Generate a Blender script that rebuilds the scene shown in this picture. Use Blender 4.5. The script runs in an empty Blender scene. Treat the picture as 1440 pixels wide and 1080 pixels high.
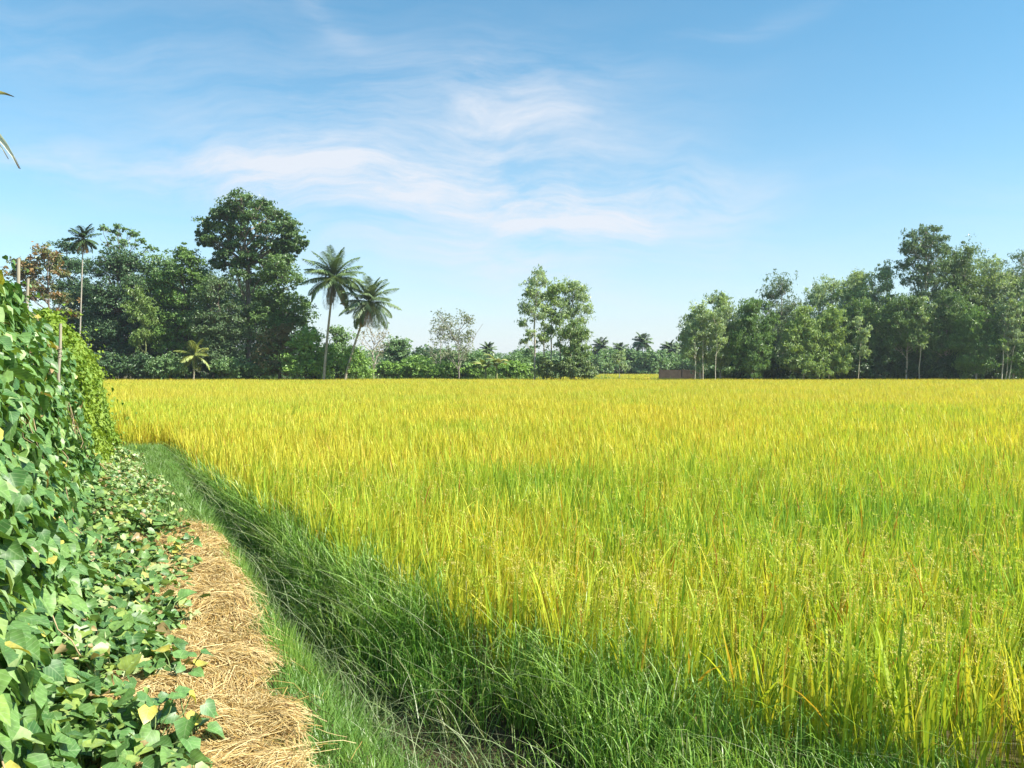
import bpy, math
import numpy as np
from mathutils import Vector

RNG = np.random.default_rng(7)
SC = bpy.context.scene
COL = SC.collection
R = math.radians

# ------------------------------------------------------------------ frame of reference
F_PX, CX, HOR = 1130.0, 720.0, 518.0        # focal length and horizon of the 1440 x 1080 photograph
EYE = 1.70
TH = R(26.2)                                # the path runs off to the left of straight ahead
ST, CT = math.sin(TH), math.cos(TH)


def uv2xy(u, v):
    return v * CT - u * ST, v * ST + u * CT


def xy2uv(x, y):
    return -x * ST + y * CT, x * CT + y * ST


def gx(px, Y):
    return (px - CX) / F_PX * Y


def hz(py, Y):
    return EYE + (HOR - py) / F_PX * Y


# ------------------------------------------------------------------ numpy noise
def vnoise(x, y, seed=0):
    x = np.asarray(x, float); y = np.asarray(y, float)
    xi = np.floor(x).astype(np.int64); yi = np.floor(y).astype(np.int64)
    fx = x - xi; fy = y - yi
    fx = fx * fx * (3 - 2 * fx); fy = fy * fy * (3 - 2 * fy)

    def h(a, b):
        n = (a * 374761393 + b * 668265263 + seed * 1274126177) & 0xFFFFFFFF
        n = ((n ^ (n >> 13)) * 1103515245) & 0xFFFFFFFF
        n = ((n ^ (n >> 16)) * 2654435761) & 0xFFFFFFFF
        return ((n ^ (n >> 15)) & 0xFFFFFF) / float(0xFFFFFF)
    a = h(xi, yi); b = h(xi + 1, yi); c = h(xi, yi + 1); d = h(xi + 1, yi + 1)
    return (a * (1 - fx) + b * fx) * (1 - fy) + (c * (1 - fx) + d * fx) * fy


def fbm(x, y, seed=0, o=3):
    s = 0; a = .5; t = 0
    for k in range(o):
        s = s + a * vnoise(np.asarray(x) * 2 ** k, np.asarray(y) * 2 ** k, seed + k * 17); t += a; a *= .5
    return s / t


def sstep(a, b, x):
    t = np.clip((np.asarray(x, float) - a) / (b - a), 0, 1)
    return t * t * (3 - 2 * t)


def lerp(a, b, t):
    return a + (b - a) * t


# ------------------------------------------------------------------ mesh helpers
class MB:
    """Collects vertices, quads and colours and links them as ONE mesh object."""
    def __init__(self):
        self.v, self.f, self.c, self.uv, self.n = [], [], [], [], 0

    def add(self, v, f, c, uv=None):
        v = np.asarray(v, np.float32).reshape(-1, 3)
        if len(v) == 0:
            return
        self.v.append(v); self.f.append(np.asarray(f, np.int64).reshape(-1, 4) + self.n)
        c = np.asarray(c, np.float32)
        if c.ndim == 1:
            c = np.broadcast_to(c, (len(v), 3))
        self.c.append(c.reshape(-1, 3))
        self.uv.append(np.zeros((len(v), 2), np.float32) if uv is None else np.asarray(uv, np.float32).reshape(-1, 2))
        self.n += len(v)

    def build(self, name, mat, parent=None, smooth=True, uv=False):
        v = np.concatenate(self.v); f = np.concatenate(self.f); c = np.concatenate(self.c)
        me = bpy.data.meshes.new(name)
        me.vertices.add(len(v)); me.vertices.foreach_set('co', v.ravel())
        nf = len(f)
        me.loops.add(nf * 4); me.polygons.add(nf)
        me.loops.foreach_set('vertex_index', f.astype(np.int32).ravel())
        me.polygons.foreach_set('loop_start', np.arange(0, nf * 4, 4, dtype=np.int32))
        me.polygons.foreach_set('use_smooth', np.full(nf, smooth))
        me.update(calc_edges=True)
        a = me.attributes.new('Tone', 'FLOAT_COLOR', 'POINT')
        a.data.foreach_set('color', np.concatenate([c, np.ones((len(c), 1), np.float32)], 1).astype(np.float32).ravel())
        if uv:
            b = me.attributes.new('leaf_uv', 'FLOAT2', 'POINT')
            b.data.foreach_set('vector', np.concatenate(self.uv).astype(np.float32).ravel())
        me.materials.append(mat)
        o = bpy.data.objects.new(name, me); COL.objects.link(o)
        if parent is not None:
            o.parent = parent
        return o


def tag(o, label=None, cat=None, group=None, kind=None):
    if label: o['label'] = label
    if cat: o['category'] = cat
    if group: o['group'] = group
    if kind: o['kind'] = kind
    return o


def empty(name, loc, label, cat, group=None):
    o = bpy.data.objects.new(name, None); COL.objects.link(o)
    o.location = loc; o.empty_display_size = .3
    return tag(o, label, cat, group)


def nrm(a):
    return a / np.maximum(np.linalg.norm(a, axis=-1, keepdims=True), 1e-9)


def rdir(n, rng):
    a = rng.normal(size=(n, 3))
    return nrm(a)


def strips(mb, base, h, az, lean, curl, droop, w, segs, col0, col1, rng, twist=1.0, tipw=.12):
    """Grass-like ribbons. base (N,3); col0/col1 (N,3) the colour at foot and tip."""
    n = len(base)
    if n == 0:
        return
    t = np.linspace(0, 1, segs + 1)
    d = np.stack([np.cos(az), np.sin(az)], 1)
    hor = (lean[:, None] * t + curl[:, None] * t ** 2.2) * h[:, None]
    ver = (t - droop[:, None] * t ** 3) * h[:, None]
    wa = az + np.pi / 2 + rng.normal(0, .5 * twist, n)
    wd = np.stack([np.cos(wa), np.sin(wa)], 1)
    prof = np.clip(1.0 - t ** 2.4, 0, 1) * (1 - tipw) * np.minimum(1, .55 + 1.6 * t) + tipw * (1 - t) + .02
    hw = w[:, None] * .5 * prof
    c = np.empty((n, segs + 1, 3))
    c[:, :, 0] = base[:, 0:1] + d[:, 0:1] * hor
    c[:, :, 1] = base[:, 1:2] + d[:, 1:2] * hor
    c[:, :, 2] = base[:, 2:3] + ver
    off = np.zeros_like(c)
    off[:, :, 0] = wd[:, 0:1] * hw; off[:, :, 1] = wd[:, 1:2] * hw
    v = np.stack([c - off, c + off], 2)                       # n, s+1, 2, 3
    q = []
    for k in range(segs):
        q.append([2 * k, 2 * k + 1, 2 * k + 3, 2 * k + 2])
    f = (np.arange(n)[:, None, None] * (2 * (segs + 1)) + np.array(q)[None]).reshape(-1, 4)
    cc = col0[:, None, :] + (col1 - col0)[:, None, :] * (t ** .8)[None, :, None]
    cc = np.repeat(cc[:, :, None, :], 2, 2)
    mb.add(v.reshape(-1, 3), f, cc.reshape(-1, 3))


def tube(mb, pts, rad, col, sides=6, cap=True):
    pts = np.asarray(pts, float); rad = np.broadcast_to(np.asarray(rad, float), (len(pts),))
    tan = np.gradient(pts, axis=0); tan = nrm(tan)
    ref = np.where(np.abs(tan[:, 2:3]) < .9, np.array([[0, 0, 1.]]), np.array([[1., 0, 0]]))
    a = nrm(np.cross(tan, ref)); b = np.cross(tan, a)
    ang = np.arange(sides) / sides * 2 * np.pi
    ring = pts[:, None] + rad[:, None, None] * (a[:, None] * np.cos(ang)[None, :, None] + b[:, None] * np.sin(ang)[None, :, None])
    f = []
    for i in range(len(pts) - 1):
        for k in range(sides):
            f.append([i * sides + k, i * sides + (k + 1) % sides, (i + 1) * sides + (k + 1) % sides, (i + 1) * sides + k])
    mb.add(ring.reshape(-1, 3), f, col)
    if cap and sides == 6:
        o = (len(pts) - 1) * sides
        mb.add(ring[-1], [[0, 1, 2, 3], [3, 4, 5, 0]], col)


def jig(p0, p1, n, amp, rng, sag=0.):
    t = np.linspace(0, 1, n)[:, None]
    p = np.asarray(p0) * (1 - t) + np.asarray(p1) * t
    j = rng.normal(0, amp, (n, 3)); j[0] = 0; j[-1] = 0
    p = p + j
    p[:, 2] += sag * 4 * t[:, 0] * (1 - t[:, 0])
    return p


def cards(mb, pos, nor, axis, L, W, col, bend=0.15):
    """Small leaf-shaped quads: pos (N,3) centres, nor normal, axis long direction."""
    n = len(pos)
    if n == 0:
        return
    axis = nrm(axis - nor * np.sum(axis * nor, 1, keepdims=True))
    b = np.cross(nor, axis)
    L = np.broadcast_to(L, (n,))[:, None]; W = np.broadcast_to(W, (n,))[:, None]
    v = np.stack([pos - axis * L * .5, pos + b * W * .5 + nor * W * bend - axis * L * .06,
                  pos + axis * L * .5 - nor * L * bend, pos - b * W * .5 + nor * W * bend - axis * L * .06], 1)
    f = np.arange(n * 4).reshape(n, 4)
    mb.add(v.reshape(-1, 3), f, np.repeat(col, 4, 0))


# heart-shaped leaf template: columns x, rows y
HX = np.array([[-.0, .0, .0, .0], [-.34, -.47, -.36, -.0], [-.40, -.52, -.36, 0]])
_c = np.array([[0, .02], [0, .36], [0, .70], [0, 1.0]])
_m = np.array([[.24, -.12], [.30, .28], [.20, .66]])
_e = np.array([[.36, -.05], [.52, .24], [.32, .64]])
LEAF2 = np.concatenate([_c, _m, _e, _m * [-1, 1], _e * [-1, 1]])          # 16 points
LEAFQ = np.array([[0, 4, 5, 1], [1, 5, 6, 2], [2, 6, 3, 3], [4, 7, 8, 5], [5, 8, 9, 6], [6, 9, 3, 3],
                  [0, 1, 11, 10], [1, 2, 12, 11], [2, 3, 12, 12], [10, 11, 14, 13], [11, 12, 15, 14], [12, 3, 15, 15]])
LEAFQ[2] = [2, 6, 9, 3]; LEAFQ[5] = [6, 9, 9, 6]
LEAFQ = np.array([[0, 4, 5, 1], [1, 5, 6, 2], [4, 7, 8, 5], [5, 8, 9, 6], [2, 6, 9, 3],
                  [0, 1, 11, 10], [1, 2, 12, 11], [10, 11, 14, 13], [11, 12, 15, 14], [2, 3, 15, 12]])


def hearts(mb, pos, nor, tip, size, col, rng, cup=.25, droop=.3, narrow=1.0):
    n = len(pos)
    if n == 0:
        return
    tip = nrm(tip - nor * np.sum(tip * nor, 1, keepdims=True))
    b = np.cross(tip, nor)
    x = LEAF2[:, 0] * narrow; y = LEAF2[:, 1]
    cu = cup * (1 + rng.normal(0, .8, (n, 1))); dr = droop * (1 + rng.normal(0, .8, (n, 1)))
    wv = rng.normal(0, .05, (n, 16)) * (np.abs(x) > .3)
    z = cu * np.abs(x)[None] - dr * (y ** 2)[None] * .8 + wv
    s = size[:, None, None]
    v = pos[:, None] + s * (b[:, None] * x[None, :, None] + tip[:, None] * (y[None, :, None] - .1) + nor[:, None] * z[:, :, None])
    f = (np.arange(n)[:, None, None] * 16 + LEAFQ[None]).reshape(-1, 4)
    cc = np.repeat(col, 16, 0)
    uv = np.tile(np.stack([LEAF2[:, 0], LEAF2[:, 1]], 1), (n, 1))
    mb.add(v.reshape(-1, 3), f, cc, uv)


# ------------------------------------------------------------------ materials
def new_mat(name):
    m = bpy.data.materials.new(name); m.use_nodes = True
    nt = m.node_tree; nt.nodes.clear()
    return m, nt, nt.nodes.new, nt.links.new


def leaf_mat(name, trans=.35, rough=.5, spec=.3, tint=(1.15, 1.1, .6), veins=False, sat_noise=.0):
    m, nt, N, Lk = new_mat(name)
    out = N('ShaderNodeOutputMaterial')
    at = N('ShaderNodeAttribute'); at.attribute_name = 'Tone'
    colr = at.outputs['Color']
    if veins:
        uv = N('ShaderNodeAttribute'); uv.attribute_name = 'leaf_uv'
        sp = N('ShaderNodeSeparateXYZ'); Lk(uv.outputs['Vector'], sp.inputs[0])
        ab = N('ShaderNodeMath'); ab.operation = 'ABSOLUTE'; Lk(sp.outputs[0], ab.inputs[0])
        m1 = N('ShaderNodeMath'); m1.operation = 'MULTIPLY_ADD'; Lk(ab.outputs[0], m1.inputs[0]); m1.inputs[1].default_value = -.75; Lk(sp.outputs[1], m1.inputs[2])
        m2 = N('ShaderNodeMath'); m2.operation = 'MULTIPLY'; Lk(m1.outputs[0], m2.inputs[0]); m2.inputs[1].default_value = 5.2
        fr = N('ShaderNodeMath'); fr.operation = 'FRACT'; Lk(m2.outputs[0], fr.inputs[0])
        lt = N('ShaderNodeMath'); lt.operation = 'LESS_THAN'; Lk(fr.outputs[0], lt.inputs[0]); lt.inputs[1].default_value = .12
        mid = N('ShaderNodeMath'); mid.operation = 'LESS_THAN'; Lk(ab.outputs[0], mid.inputs[0]); mid.inputs[1].default_value = .025
        mx = N('ShaderNodeMath'); mx.operation = 'MAXIMUM'; Lk(lt.outputs[0], mx.inputs[0]); Lk(mid.outputs[0], mx.inputs[1])
        sc = N('ShaderNodeMath'); sc.operation = 'MULTIPLY'; Lk(mx.outputs[0], sc.inputs[0]); sc.inputs[1].default_value = .35
        mix = N('ShaderNodeMix'); mix.data_type = 'RGBA'; Lk(sc.outputs[0], mix.inputs['Factor'])
        Lk(colr, mix.inputs['A']); mix.inputs['B'].default_value = (.3, .42, .2, 1)
        colr = mix.outputs['Result']
        tcn = N('ShaderNodeTexCoord'); nzb = N('ShaderNodeTexNoise'); nzb.inputs['Scale'].default_value = 38; nzb.inputs['Detail'].default_value = 4
        Lk(tcn.outputs['Object'], nzb.inputs['Vector'])
        mrb = N('ShaderNodeMapRange'); mrb.inputs[1].default_value = .3; mrb.inputs[2].default_value = .7; mrb.inputs[3].default_value = .72; mrb.inputs[4].default_value = 1.25
        Lk(nzb.outputs[0], mrb.inputs[0])
        scb = N('ShaderNodeVectorMath'); scb.operation = 'SCALE'; Lk(colr, scb.inputs[0]); Lk(mrb.outputs[0], scb.inputs['Scale'])
        colr = scb.outputs[0]
    pr = N('ShaderNodeBsdfPrincipled'); pr.inputs['Roughness'].default_value = rough
    pr.inputs['Specular IOR Level'].default_value = spec
    Lk(colr, pr.inputs['Base Color'])
    tm = N('ShaderNodeMix'); tm.data_type = 'RGBA'; tm.blend_type = 'MULTIPLY'; tm.inputs['Factor'].default_value = 1
    Lk(colr, tm.inputs['A']); tm.inputs['B'].default_value = (*tint, 1)
    tr = N('ShaderNodeBsdfTranslucent'); Lk(tm.outputs['Result'], tr.inputs['Color'])
    ms = N('ShaderNodeMixShader'); ms.inputs[0].default_value = trans
    Lk(pr.outputs[0], ms.inputs[1]); Lk(tr.outputs[0], ms.inputs[2]); Lk(ms.outputs[0], out.inputs[0])
    return m


def solid_mat(name, rough=.8, noise_scale=6., amount=.35, bump=.3, spec=.2, stretch=(1, 1, 1)):
    """Base colour from the Tone attribute broken up by noise: bark, wood, soil, walls."""
    m, nt, N, Lk = new_mat(name)
    out = N('ShaderNodeOutputMaterial'); pr = N('ShaderNodeBsdfPrincipled')
    at = N('ShaderNodeAttribute'); at.attribute_name = 'Tone'
    tc = N('ShaderNodeTexCoord'); mp = N('ShaderNodeMapping'); mp.inputs['Scale'].default_value = stretch
    Lk(tc.outputs['Object'], mp.inputs[0])
    nz = N('ShaderNodeTexNoise'); nz.inputs['Scale'].default_value = noise_scale; nz.inputs['Detail'].default_value = 6
    nz.inputs['Roughness'].default_value = .65
    Lk(mp.outputs[0], nz.inputs['Vector'])
    mr = N('ShaderNodeMapRange'); mr.inputs[1].default_value = .3; mr.inputs[2].default_value = .7
    mr.inputs[3].default_value = 1 - amount; mr.inputs[4].default_value = 1 + amount
    Lk(nz.outputs[0], mr.inputs[0])
    mu = N('ShaderNodeVectorMath'); mu.operation = 'SCALE'; Lk(at.outputs['Color'], mu.inputs[0]); Lk(mr.outputs[0], mu.inputs['Scale'])
    Lk(mu.outputs[0], pr.inputs['Base Color'])
    pr.inputs['Roughness'].default_value = rough; pr.inputs['Specular IOR Level'].default_value = spec
    bp = N('ShaderNodeBump'); bp.inputs['Strength'].default_value = bump; bp.inputs['Distance'].default_value = .03
    Lk(nz.outputs[0], bp.inputs['Height']); Lk(bp.outputs[0], pr.inputs['Normal'])
    Lk(pr.outputs[0], out.inputs[0])
    return m


M = {
    'rice': leaf_mat('rice_leaf', .48, .45, .25, (1.1, 1.0, .55)),
    'grass': leaf_mat('grass_leaf', .42, .40, .45, (1.2, 1.15, .6)),
    'bean': leaf_mat('bean_leaf', .24, .46, .6, (1.3, 1.25, .45), veins=True),
    'vine': leaf_mat('vine_leaf', .32, .5, .25, (1.2, 1.15, .5)),
    'tree': leaf_mat('tree_leaf', .32, .42, .5, (1.2, 1.15, .55)),
    'palm': leaf_mat('palm_leaf', .2, .4, .4, (1.2, 1.15, .55)),
    'straw': leaf_mat('straw_strand', .15, .6, .25, (1, .95, .8)),
    'bark': solid_mat('bark', .85, 5., .3, .5, .15, (1, 1, .35)),
    'wood': solid_mat('weathered_wood', .8, 14., .3, .3, .2, (1, 1, .12)),
    'soil': solid_mat('soil', .95, 9., .35, .6, .1),
    'mulch': solid_mat('mulch_base', .95, 40., .4, .6, .1),
    'wall': solid_mat('brick_render', .9, 3., .25, .2, .15),
    'roof': solid_mat('roof_sheet', .5, 3., .1, .1, .4),
}

# ------------------------------------------------------------------ ground plan (path coordinates u along, v to the right)
def edge(u):                                  # where the rice begins, right of the ditch
    return np.interp(u, [-3, .8, 1.4, 2.0, 2.6, 3.4, 4.4, 6.4, 10, 15, 17], [4.6, 4.3, 3.85, 3.4, 2.95, 2.38, 2.02, 1.70, 1.45, 1.2, 1.15])


def pedge(u):                                 # right edge of the path top
    return lerp(.70, .84, sstep(2.5, 8.5, np.asarray(u))) + .05 * (fbm(np.asarray(u) * 1.7, np.asarray(u) * 0 + 3.3, 5) - .5) * 2


def ground_z(u, v):
    u = np.asarray(u, float); v = np.asarray(v, float)
    s = (v - pedge(u)) / (edge(u) - pedge(u))
    zd = np.interp(s, [0, .12, .4, .62, .8, 1.0], [0, -.05, -.42, -.42, -.33, -.3])
    bank = 1 - sstep(18.3, 19.4, u)
    left = 1 - sstep(26, 28, u)
    z_l = np.where(v < -.12, 0, -.3 * sstep(-.15, .1, v))
    zz = bank * zd + (1 - bank) * (left * z_l + (1 - left) * -.3)
    return zz + .03 * (fbm(u * 2.5, v * 2.5, 11) - .5)


def rice_mask(x, y):
    u, v = xy2uv(x, y)
    wob = .12 * (fbm(u * 1.3, v * 1.3, 21) - .5)
    right = (u < 20) & (v > edge(u) + wob)
    nl = -.12 + wob
    mid = (u >= 20) & (u < 27.5) & (v > nl) & ((u > 20.2 + wob * 2) | (v > 1.2))
    # small dark inlet beside the far end of the hedge
    mid &= ~((u > 21.5) & (u < 26.5) & (v < .35 + wob))
    far = (u >= 27.5) & (v > -16)
    return right | mid | far


# ground: one sheet to the horizon
gs = np.concatenate([-np.geomspace(6000, 14, 26), np.arange(-13, 30, .16), np.geomspace(30.2, 6000, 40)])
gv = np.concatenate([-np.geomspace(6000, 6, 30), np.arange(-5.9, 5, .075), np.geomspace(5.1, 6000, 40)])
U, V = np.meshgrid(gs, gv, indexing='ij')
X, Y = uv2xy(U, V)
Z = ground_z(np.clip(U, -30, 60), np.clip(V, -30, 60))
nU, nV = U.shape
idx = np.arange(nU * nV).reshape(nU, nV)
q = np.stack([idx[:-1, :-1], idx[:-1, 1:], idx[1:, 1:], idx[1:, :-1]], -1).reshape(-1, 4)[:, ::-1]
soil = np.array([.075, .055, .035]); green = np.array([.06, .09, .025]); mud = np.array([.05, .045, .028])
k = fbm(U * 1.2, V * 1.2, 31)[..., None]
gc = lerp(soil, green, sstep(.4, .6, k))
pad = rice_mask(X, Y)[..., None]
gc = np.where(pad, lerp(mud, np.array([.10, .085, .03]), k), gc)
b = MB(); b.add(np.stack([X, Y, Z], -1).reshape(-1, 3), q, gc.reshape(-1, 3))
tag(b.build('ground', M['soil']), 'brown earth and mud under the crops and grass', 'ground', kind='structure')

# ------------------------------------------------------------------ footpath with its straw
def straw_left(u):
    return .04 + .42 * sstep(4.5, 9.3, u) + .35 * (fbm(np.asarray(u) * 1.1, np.asarray(u) * 0 + 9.1, 41) - .6)


def straw_right(u):
    w = lerp(.62, .80, sstep(2.5, 8.5, np.asarray(u))) + .03 * np.sin(np.asarray(u) * 7.1) + .16 * (fbm(np.asarray(u) * 3.0, np.asarray(u) * 0 + 1.7, 43) - .5)
    return lerp(w, .66, sstep(7.9, 9.8, u))


def straw_z(u, v):
    hump = fbm(u * 2.3 + v * .7, v * 1.6, 51, 2)
    ridge = np.abs(fbm(u * 3.0 + 1.6 * v + 1.2 * fbm(u * 1.3, v * 2.2, 58), v * 2.3 - .6 * u, 57, 3) - .5) * 2
    return ground_z(u, v) + .012 + (.07 * hump * sstep(-.8, .1, v) + .065 * (1 - ridge) ** 3) * sstep(9.6, 8.0, u)


us = np.arange(.6, 9.8, .03); ws = np.linspace(0, 1, 56)
U, W = np.meshgrid(us, ws, indexing='ij')
l = straw_left(U) - .55; r = straw_right(U)
V = l + (r - l) * W
Z = straw_z(U, V) - .012
fall = np.minimum(1, np.minimum(W * 9, (1 - W) * 14)) * np.clip((9.75 - U) * 1.2, 0, 1)
g0 = ground_z(U, V)
Z = g0 + (Z - g0) * fall + np.where(fall < .02, -.02, .004)
X, Y = uv2xy(U, V)
nU, nV = U.shape
idx = np.arange(nU * nV).reshape(nU, nV)
q = np.stack([idx[:-1, :-1], idx[:-1, 1:], idx[1:, 1:], idx[1:, :-1]], -1).reshape(-1, 4)[:, ::-1]
kc = fbm(U * 9, V * 9, 61)[..., None]
pc = lerp(np.array([.30, .19, .09]), np.array([.46, .33, .17]), kc)
b = MB(); b.add(np.stack([X, Y, Z], -1).reshape(-1, 3), q, pc.reshape(-1, 3))
tag(b.build('path', M['mulch']), 'narrow footpath of matted straw between beans and ditch', 'path', kind='structure')


def straw():
    rng = np.random.default_rng(11)
    mb = MB()
    n = 150000
    u = .9 + 8.6 * rng.random(n) ** 1.5
    u = np.where(u > 8.6, u - rng.random(n) * (u - 8.6) * .3, u) + np.where(u > 8.3, rng.normal(0, .25, n), 0)
    lf = straw_left(u); rt = straw_right(u)
    # most on the path, some under the beans
    v = lf + (rt - lf) * rng.beta(1.15, 1.05, n)
    sel = rng.random(n) < .16
    v = np.where(sel, lf - .55 * rng.random(n) ** 1.3, v)
    v = v + rng.normal(0, .025, n) + np.where(rng.random(n) < .06, rng.exponential(.07, n), 0)
    z = straw_z(u, v) + rng.random(n) ** 2 * .03 - .004
    x, y = uv2xy(u, v)
    swirl = fbm(u * 2.6, v * 2.6, 71, 3) * 6.5
    az = swirl + rng.normal(0, .5, n) + .2
    L = rng.uniform(.10, .34, n)
    segs = 4
    t = np.linspace(-.5, .5, segs + 1)
    curv = rng.normal(0, 1.0, n)
    ang = az[:, None] + curv[:, None] * t[None]
    dx = np.cos(ang) * (L / segs)[:, None]; dy = np.sin(ang) * (L / segs)[:, None]
    px = x[:, None] + np.cumsum(dx, 1) - dx.sum(1, keepdims=True) / 2
    py = y[:, None] + np.cumsum(dy, 1) - dy.sum(1, keepdims=True) / 2
    tilt = rng.normal(0, .12, n)
    arch = rng.uniform(-.01, .045, n)
    uu, vv = xy2uv(px, py)
    pz = straw_z(uu, vv) * .7 + z[:, None] * .3 + .012 + tilt[:, None] * t[None] * L[:, None] + arch[:, None] * (1 - 4 * t[None] ** 2)
    w = rng.uniform(.0012, .0027, n) * (1 + .12 * u)
    roll = rng.normal(0, .6, n)
    nx = -np.sin(ang) * np.cos(roll)[:, None]; ny = np.cos(ang) * np.cos(roll)[:, None]; nz = np.sin(roll)[:, None] * np.ones_like(ang)
    c = np.stack([px, py, pz], -1); o = np.stack([nx, ny, nz], -1) * (w * .5)[:, None, None]
    vv = np.stack([c - o, c + o], 2)
    f = (np.arange(n)[:, None, None] * (2 * (segs + 1)) + np.array([[2 * k, 2 * k + 1, 2 * k + 3, 2 * k + 2] for k in range(segs)])[None]).reshape(-1, 4)
    a = rng.random((n, 1)); bq = rng.random((n, 1))
    col = lerp(np.array([.50, .36, .14]), np.array([.66, .54, .28]), a)
    col = np.where(bq < .3, np.array([.42, .28, .09]), col)
    col = np.where(bq > .93, np.array([.28, .17, .07]), col)
    mb.add(vv.reshape(-1, 3), f, np.repeat(col, 2 * (segs + 1), 0))
    o = mb.build('straw', M['straw'])
    tag(o, 'dry golden straw strewn in clumps along the path', 'straw', kind='stuff')


straw()


# ------------------------------------------------------------------ grass on the bank and in the ditch
def grass():
    rng = np.random.default_rng(5)
    mb = MB()

    def cols(n, a, b):
        t = rng.random((n, 1))
        return lerp(np.array(a), np.array(b), t)
    # short bright grass along the path's edge and down the bank
    n = 30000
    u = .8 + 17.7 * rng.random(n) ** 1.35
    s = rng.random(n) ** 1.2 * .52 - .06
    v = pedge(u) + s * (edge(u) - pedge(u)) + .02
    keep = (v > straw_right(u) - .02 - .16 * rng.random(n) ** 2.5) & (fbm(u * 2.2, v * 3, 91) > .33)
    u, v, s = u[keep], v[keep], s[keep]; n = len(u)
    x, y = uv2xy(u, v)
    h = rng.uniform(.05, .17, n) * (.7 + .7 * fbm(u * 1.5, v * 2, 92))
    strips(mb, np.stack([x, y, ground_z(u, v) - .01], 1), h, rng.uniform(0, 6.28, n), rng.uniform(.1, .5, n), rng.uniform(.1, .7, n), rng.uniform(0, .35, n),
           rng.uniform(.003, .006, n) * (1 + .1 * u), 3, cols(n, (.10, .22, .04), (.16, .27, .05)), cols(n, (.11, .27, .05), (.2, .33, .07)), rng)
    # brighter taller tuft beside the path, as at the middle of it
    for (u0, v0, nn, hh) in ((4.9, .93, 420, .26), (6.9, .9, 500, .24), (3.3, .98, 160, .16), (8.3, .85, 500, .2), (2.5, .95, 120, .12)):
        uu = u0 + rng.normal(0, .28, nn); vv = v0 + rng.normal(0, .07, nn)
        x, y = uv2xy(uu, vv)
        strips(mb, np.stack([x, y, ground_z(uu, vv) - .01], 1), hh * rng.uniform(.5, 1.1, nn), rng.uniform(0, 6.28, nn), rng.uniform(.05, .3, nn), rng.uniform(.0, .4, nn),
               rng.uniform(0, .2, nn), rng.uniform(.004, .007, nn), 3, cols(nn, (.14, .27, .04), (.2, .33, .06)), cols(nn, (.2, .38, .05), (.3, .44, .09)), rng)
    # the path beyond the straw is green
    n = 34000
    u = 8.0 + 10.6 * rng.random(n); v = -.15 + rng.random(n) * 1.15
    keep = (v > straw_right(u) * sstep(9.6, 8.6, u) - .02) | (u > 9.3)
    u, v = u[keep], v[keep]; n = len(u); x, y = uv2xy(u, v)
    strips(mb, np.stack([x, y, ground_z(u, v) - .01], 1), rng.uniform(.06, .2, n) * (.6 + .8 * fbm(u, v * 2, 93)), rng.uniform(0, 6.28, n), rng.uniform(.1, .5, n), rng.uniform(.1, .6, n),
           rng.uniform(0, .3, n), rng.uniform(.007, .013, n), 2, cols(n, (.09, .2, .04), (.14, .25, .05)), cols(n, (.14, .28, .06), (.24, .36, .1)), rng)
    # tall grass on the far side of the ditch, dense, thin, arching towards the water
    n = 92000
    u = 1.0 + 18.0 * rng.random(n) ** 1.25
    s = .50 + .68 * rng.random(n) ** .9
    clump = fbm(u * 2.1, s * 3.5 + u * .3, 95)
    keep = rng.random(n) < np.clip((s - .48) * 3.4, .06, 1) * np.clip((fbm(u * 2.9, s * 5.5, 97) - .30) * 4, .10, 1)
    hol = np.exp(-((u - 4.0) / 1.6) ** 2 - ((s - .56) / .16) ** 2)      # a bare, shaded hollow in the nearest stretch
    keep &= rng.random(n) > hol * 1.2
    u, s, clump = u[keep], s[keep], clump[keep]; n = len(u)
    v = pedge(u) + s * (edge(u) - pedge(u)); x, y = uv2xy(u, v)
    top = np.interp(s, [.5, .72, 1.0, 1.2], [.14, .30, .52, .54]) * (1 - .35 * sstep(7, 16, u)) * (.6 + .4 * sstep(2.0, 3.6, u)) * (.85 + .3 * clump) * rng.uniform(.7, 1.25, n)
    stem = rng.random(n) < .2
    z0 = np.where(stem, 0, top * rng.random(n) ** .8 * .8)
    h = np.where(stem, top * rng.uniform(.7, 1.1, n), rng.uniform(.12, .30, n) * (.7 + .5 * (top > .4)))
    az = rng.uniform(0, 6.28, n)
    lean = np.where(stem, rng.uniform(0, .25, n), np.where(rng.random(n) < .22, rng.uniform(.5, 1.4, n), rng.uniform(.0, .32, n)))
    w = rng.uniform(.0026, .0070, n) * (1 + .08 * u)
    gt = np.clip(clump * .9 + rng.random(n) * .5 - .2, 0, 1)[:, None]
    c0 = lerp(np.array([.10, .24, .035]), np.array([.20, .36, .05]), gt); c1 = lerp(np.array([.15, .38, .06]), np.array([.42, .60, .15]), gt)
    pale = rng.random((n, 1)) < .12  # a share of blades coloured pale to imitate highlights
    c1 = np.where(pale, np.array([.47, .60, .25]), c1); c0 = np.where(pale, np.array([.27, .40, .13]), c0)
    dry = rng.random((n, 1)) < .05
    c1 = np.where(dry, np.array([.45, .42, .24]), c1)
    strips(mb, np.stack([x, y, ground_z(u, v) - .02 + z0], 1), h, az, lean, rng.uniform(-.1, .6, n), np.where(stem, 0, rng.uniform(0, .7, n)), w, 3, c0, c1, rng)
    # pale, bent stems and seed heads through it
    n = 950
    u = 1.2 + 15.5 * rng.random(n) ** 1.3; s = .28 + .85 * rng.random(n)
    v = pedge(u) + s * (edge(u) - pedge(u)); x, y = uv2xy(u, v)
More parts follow.
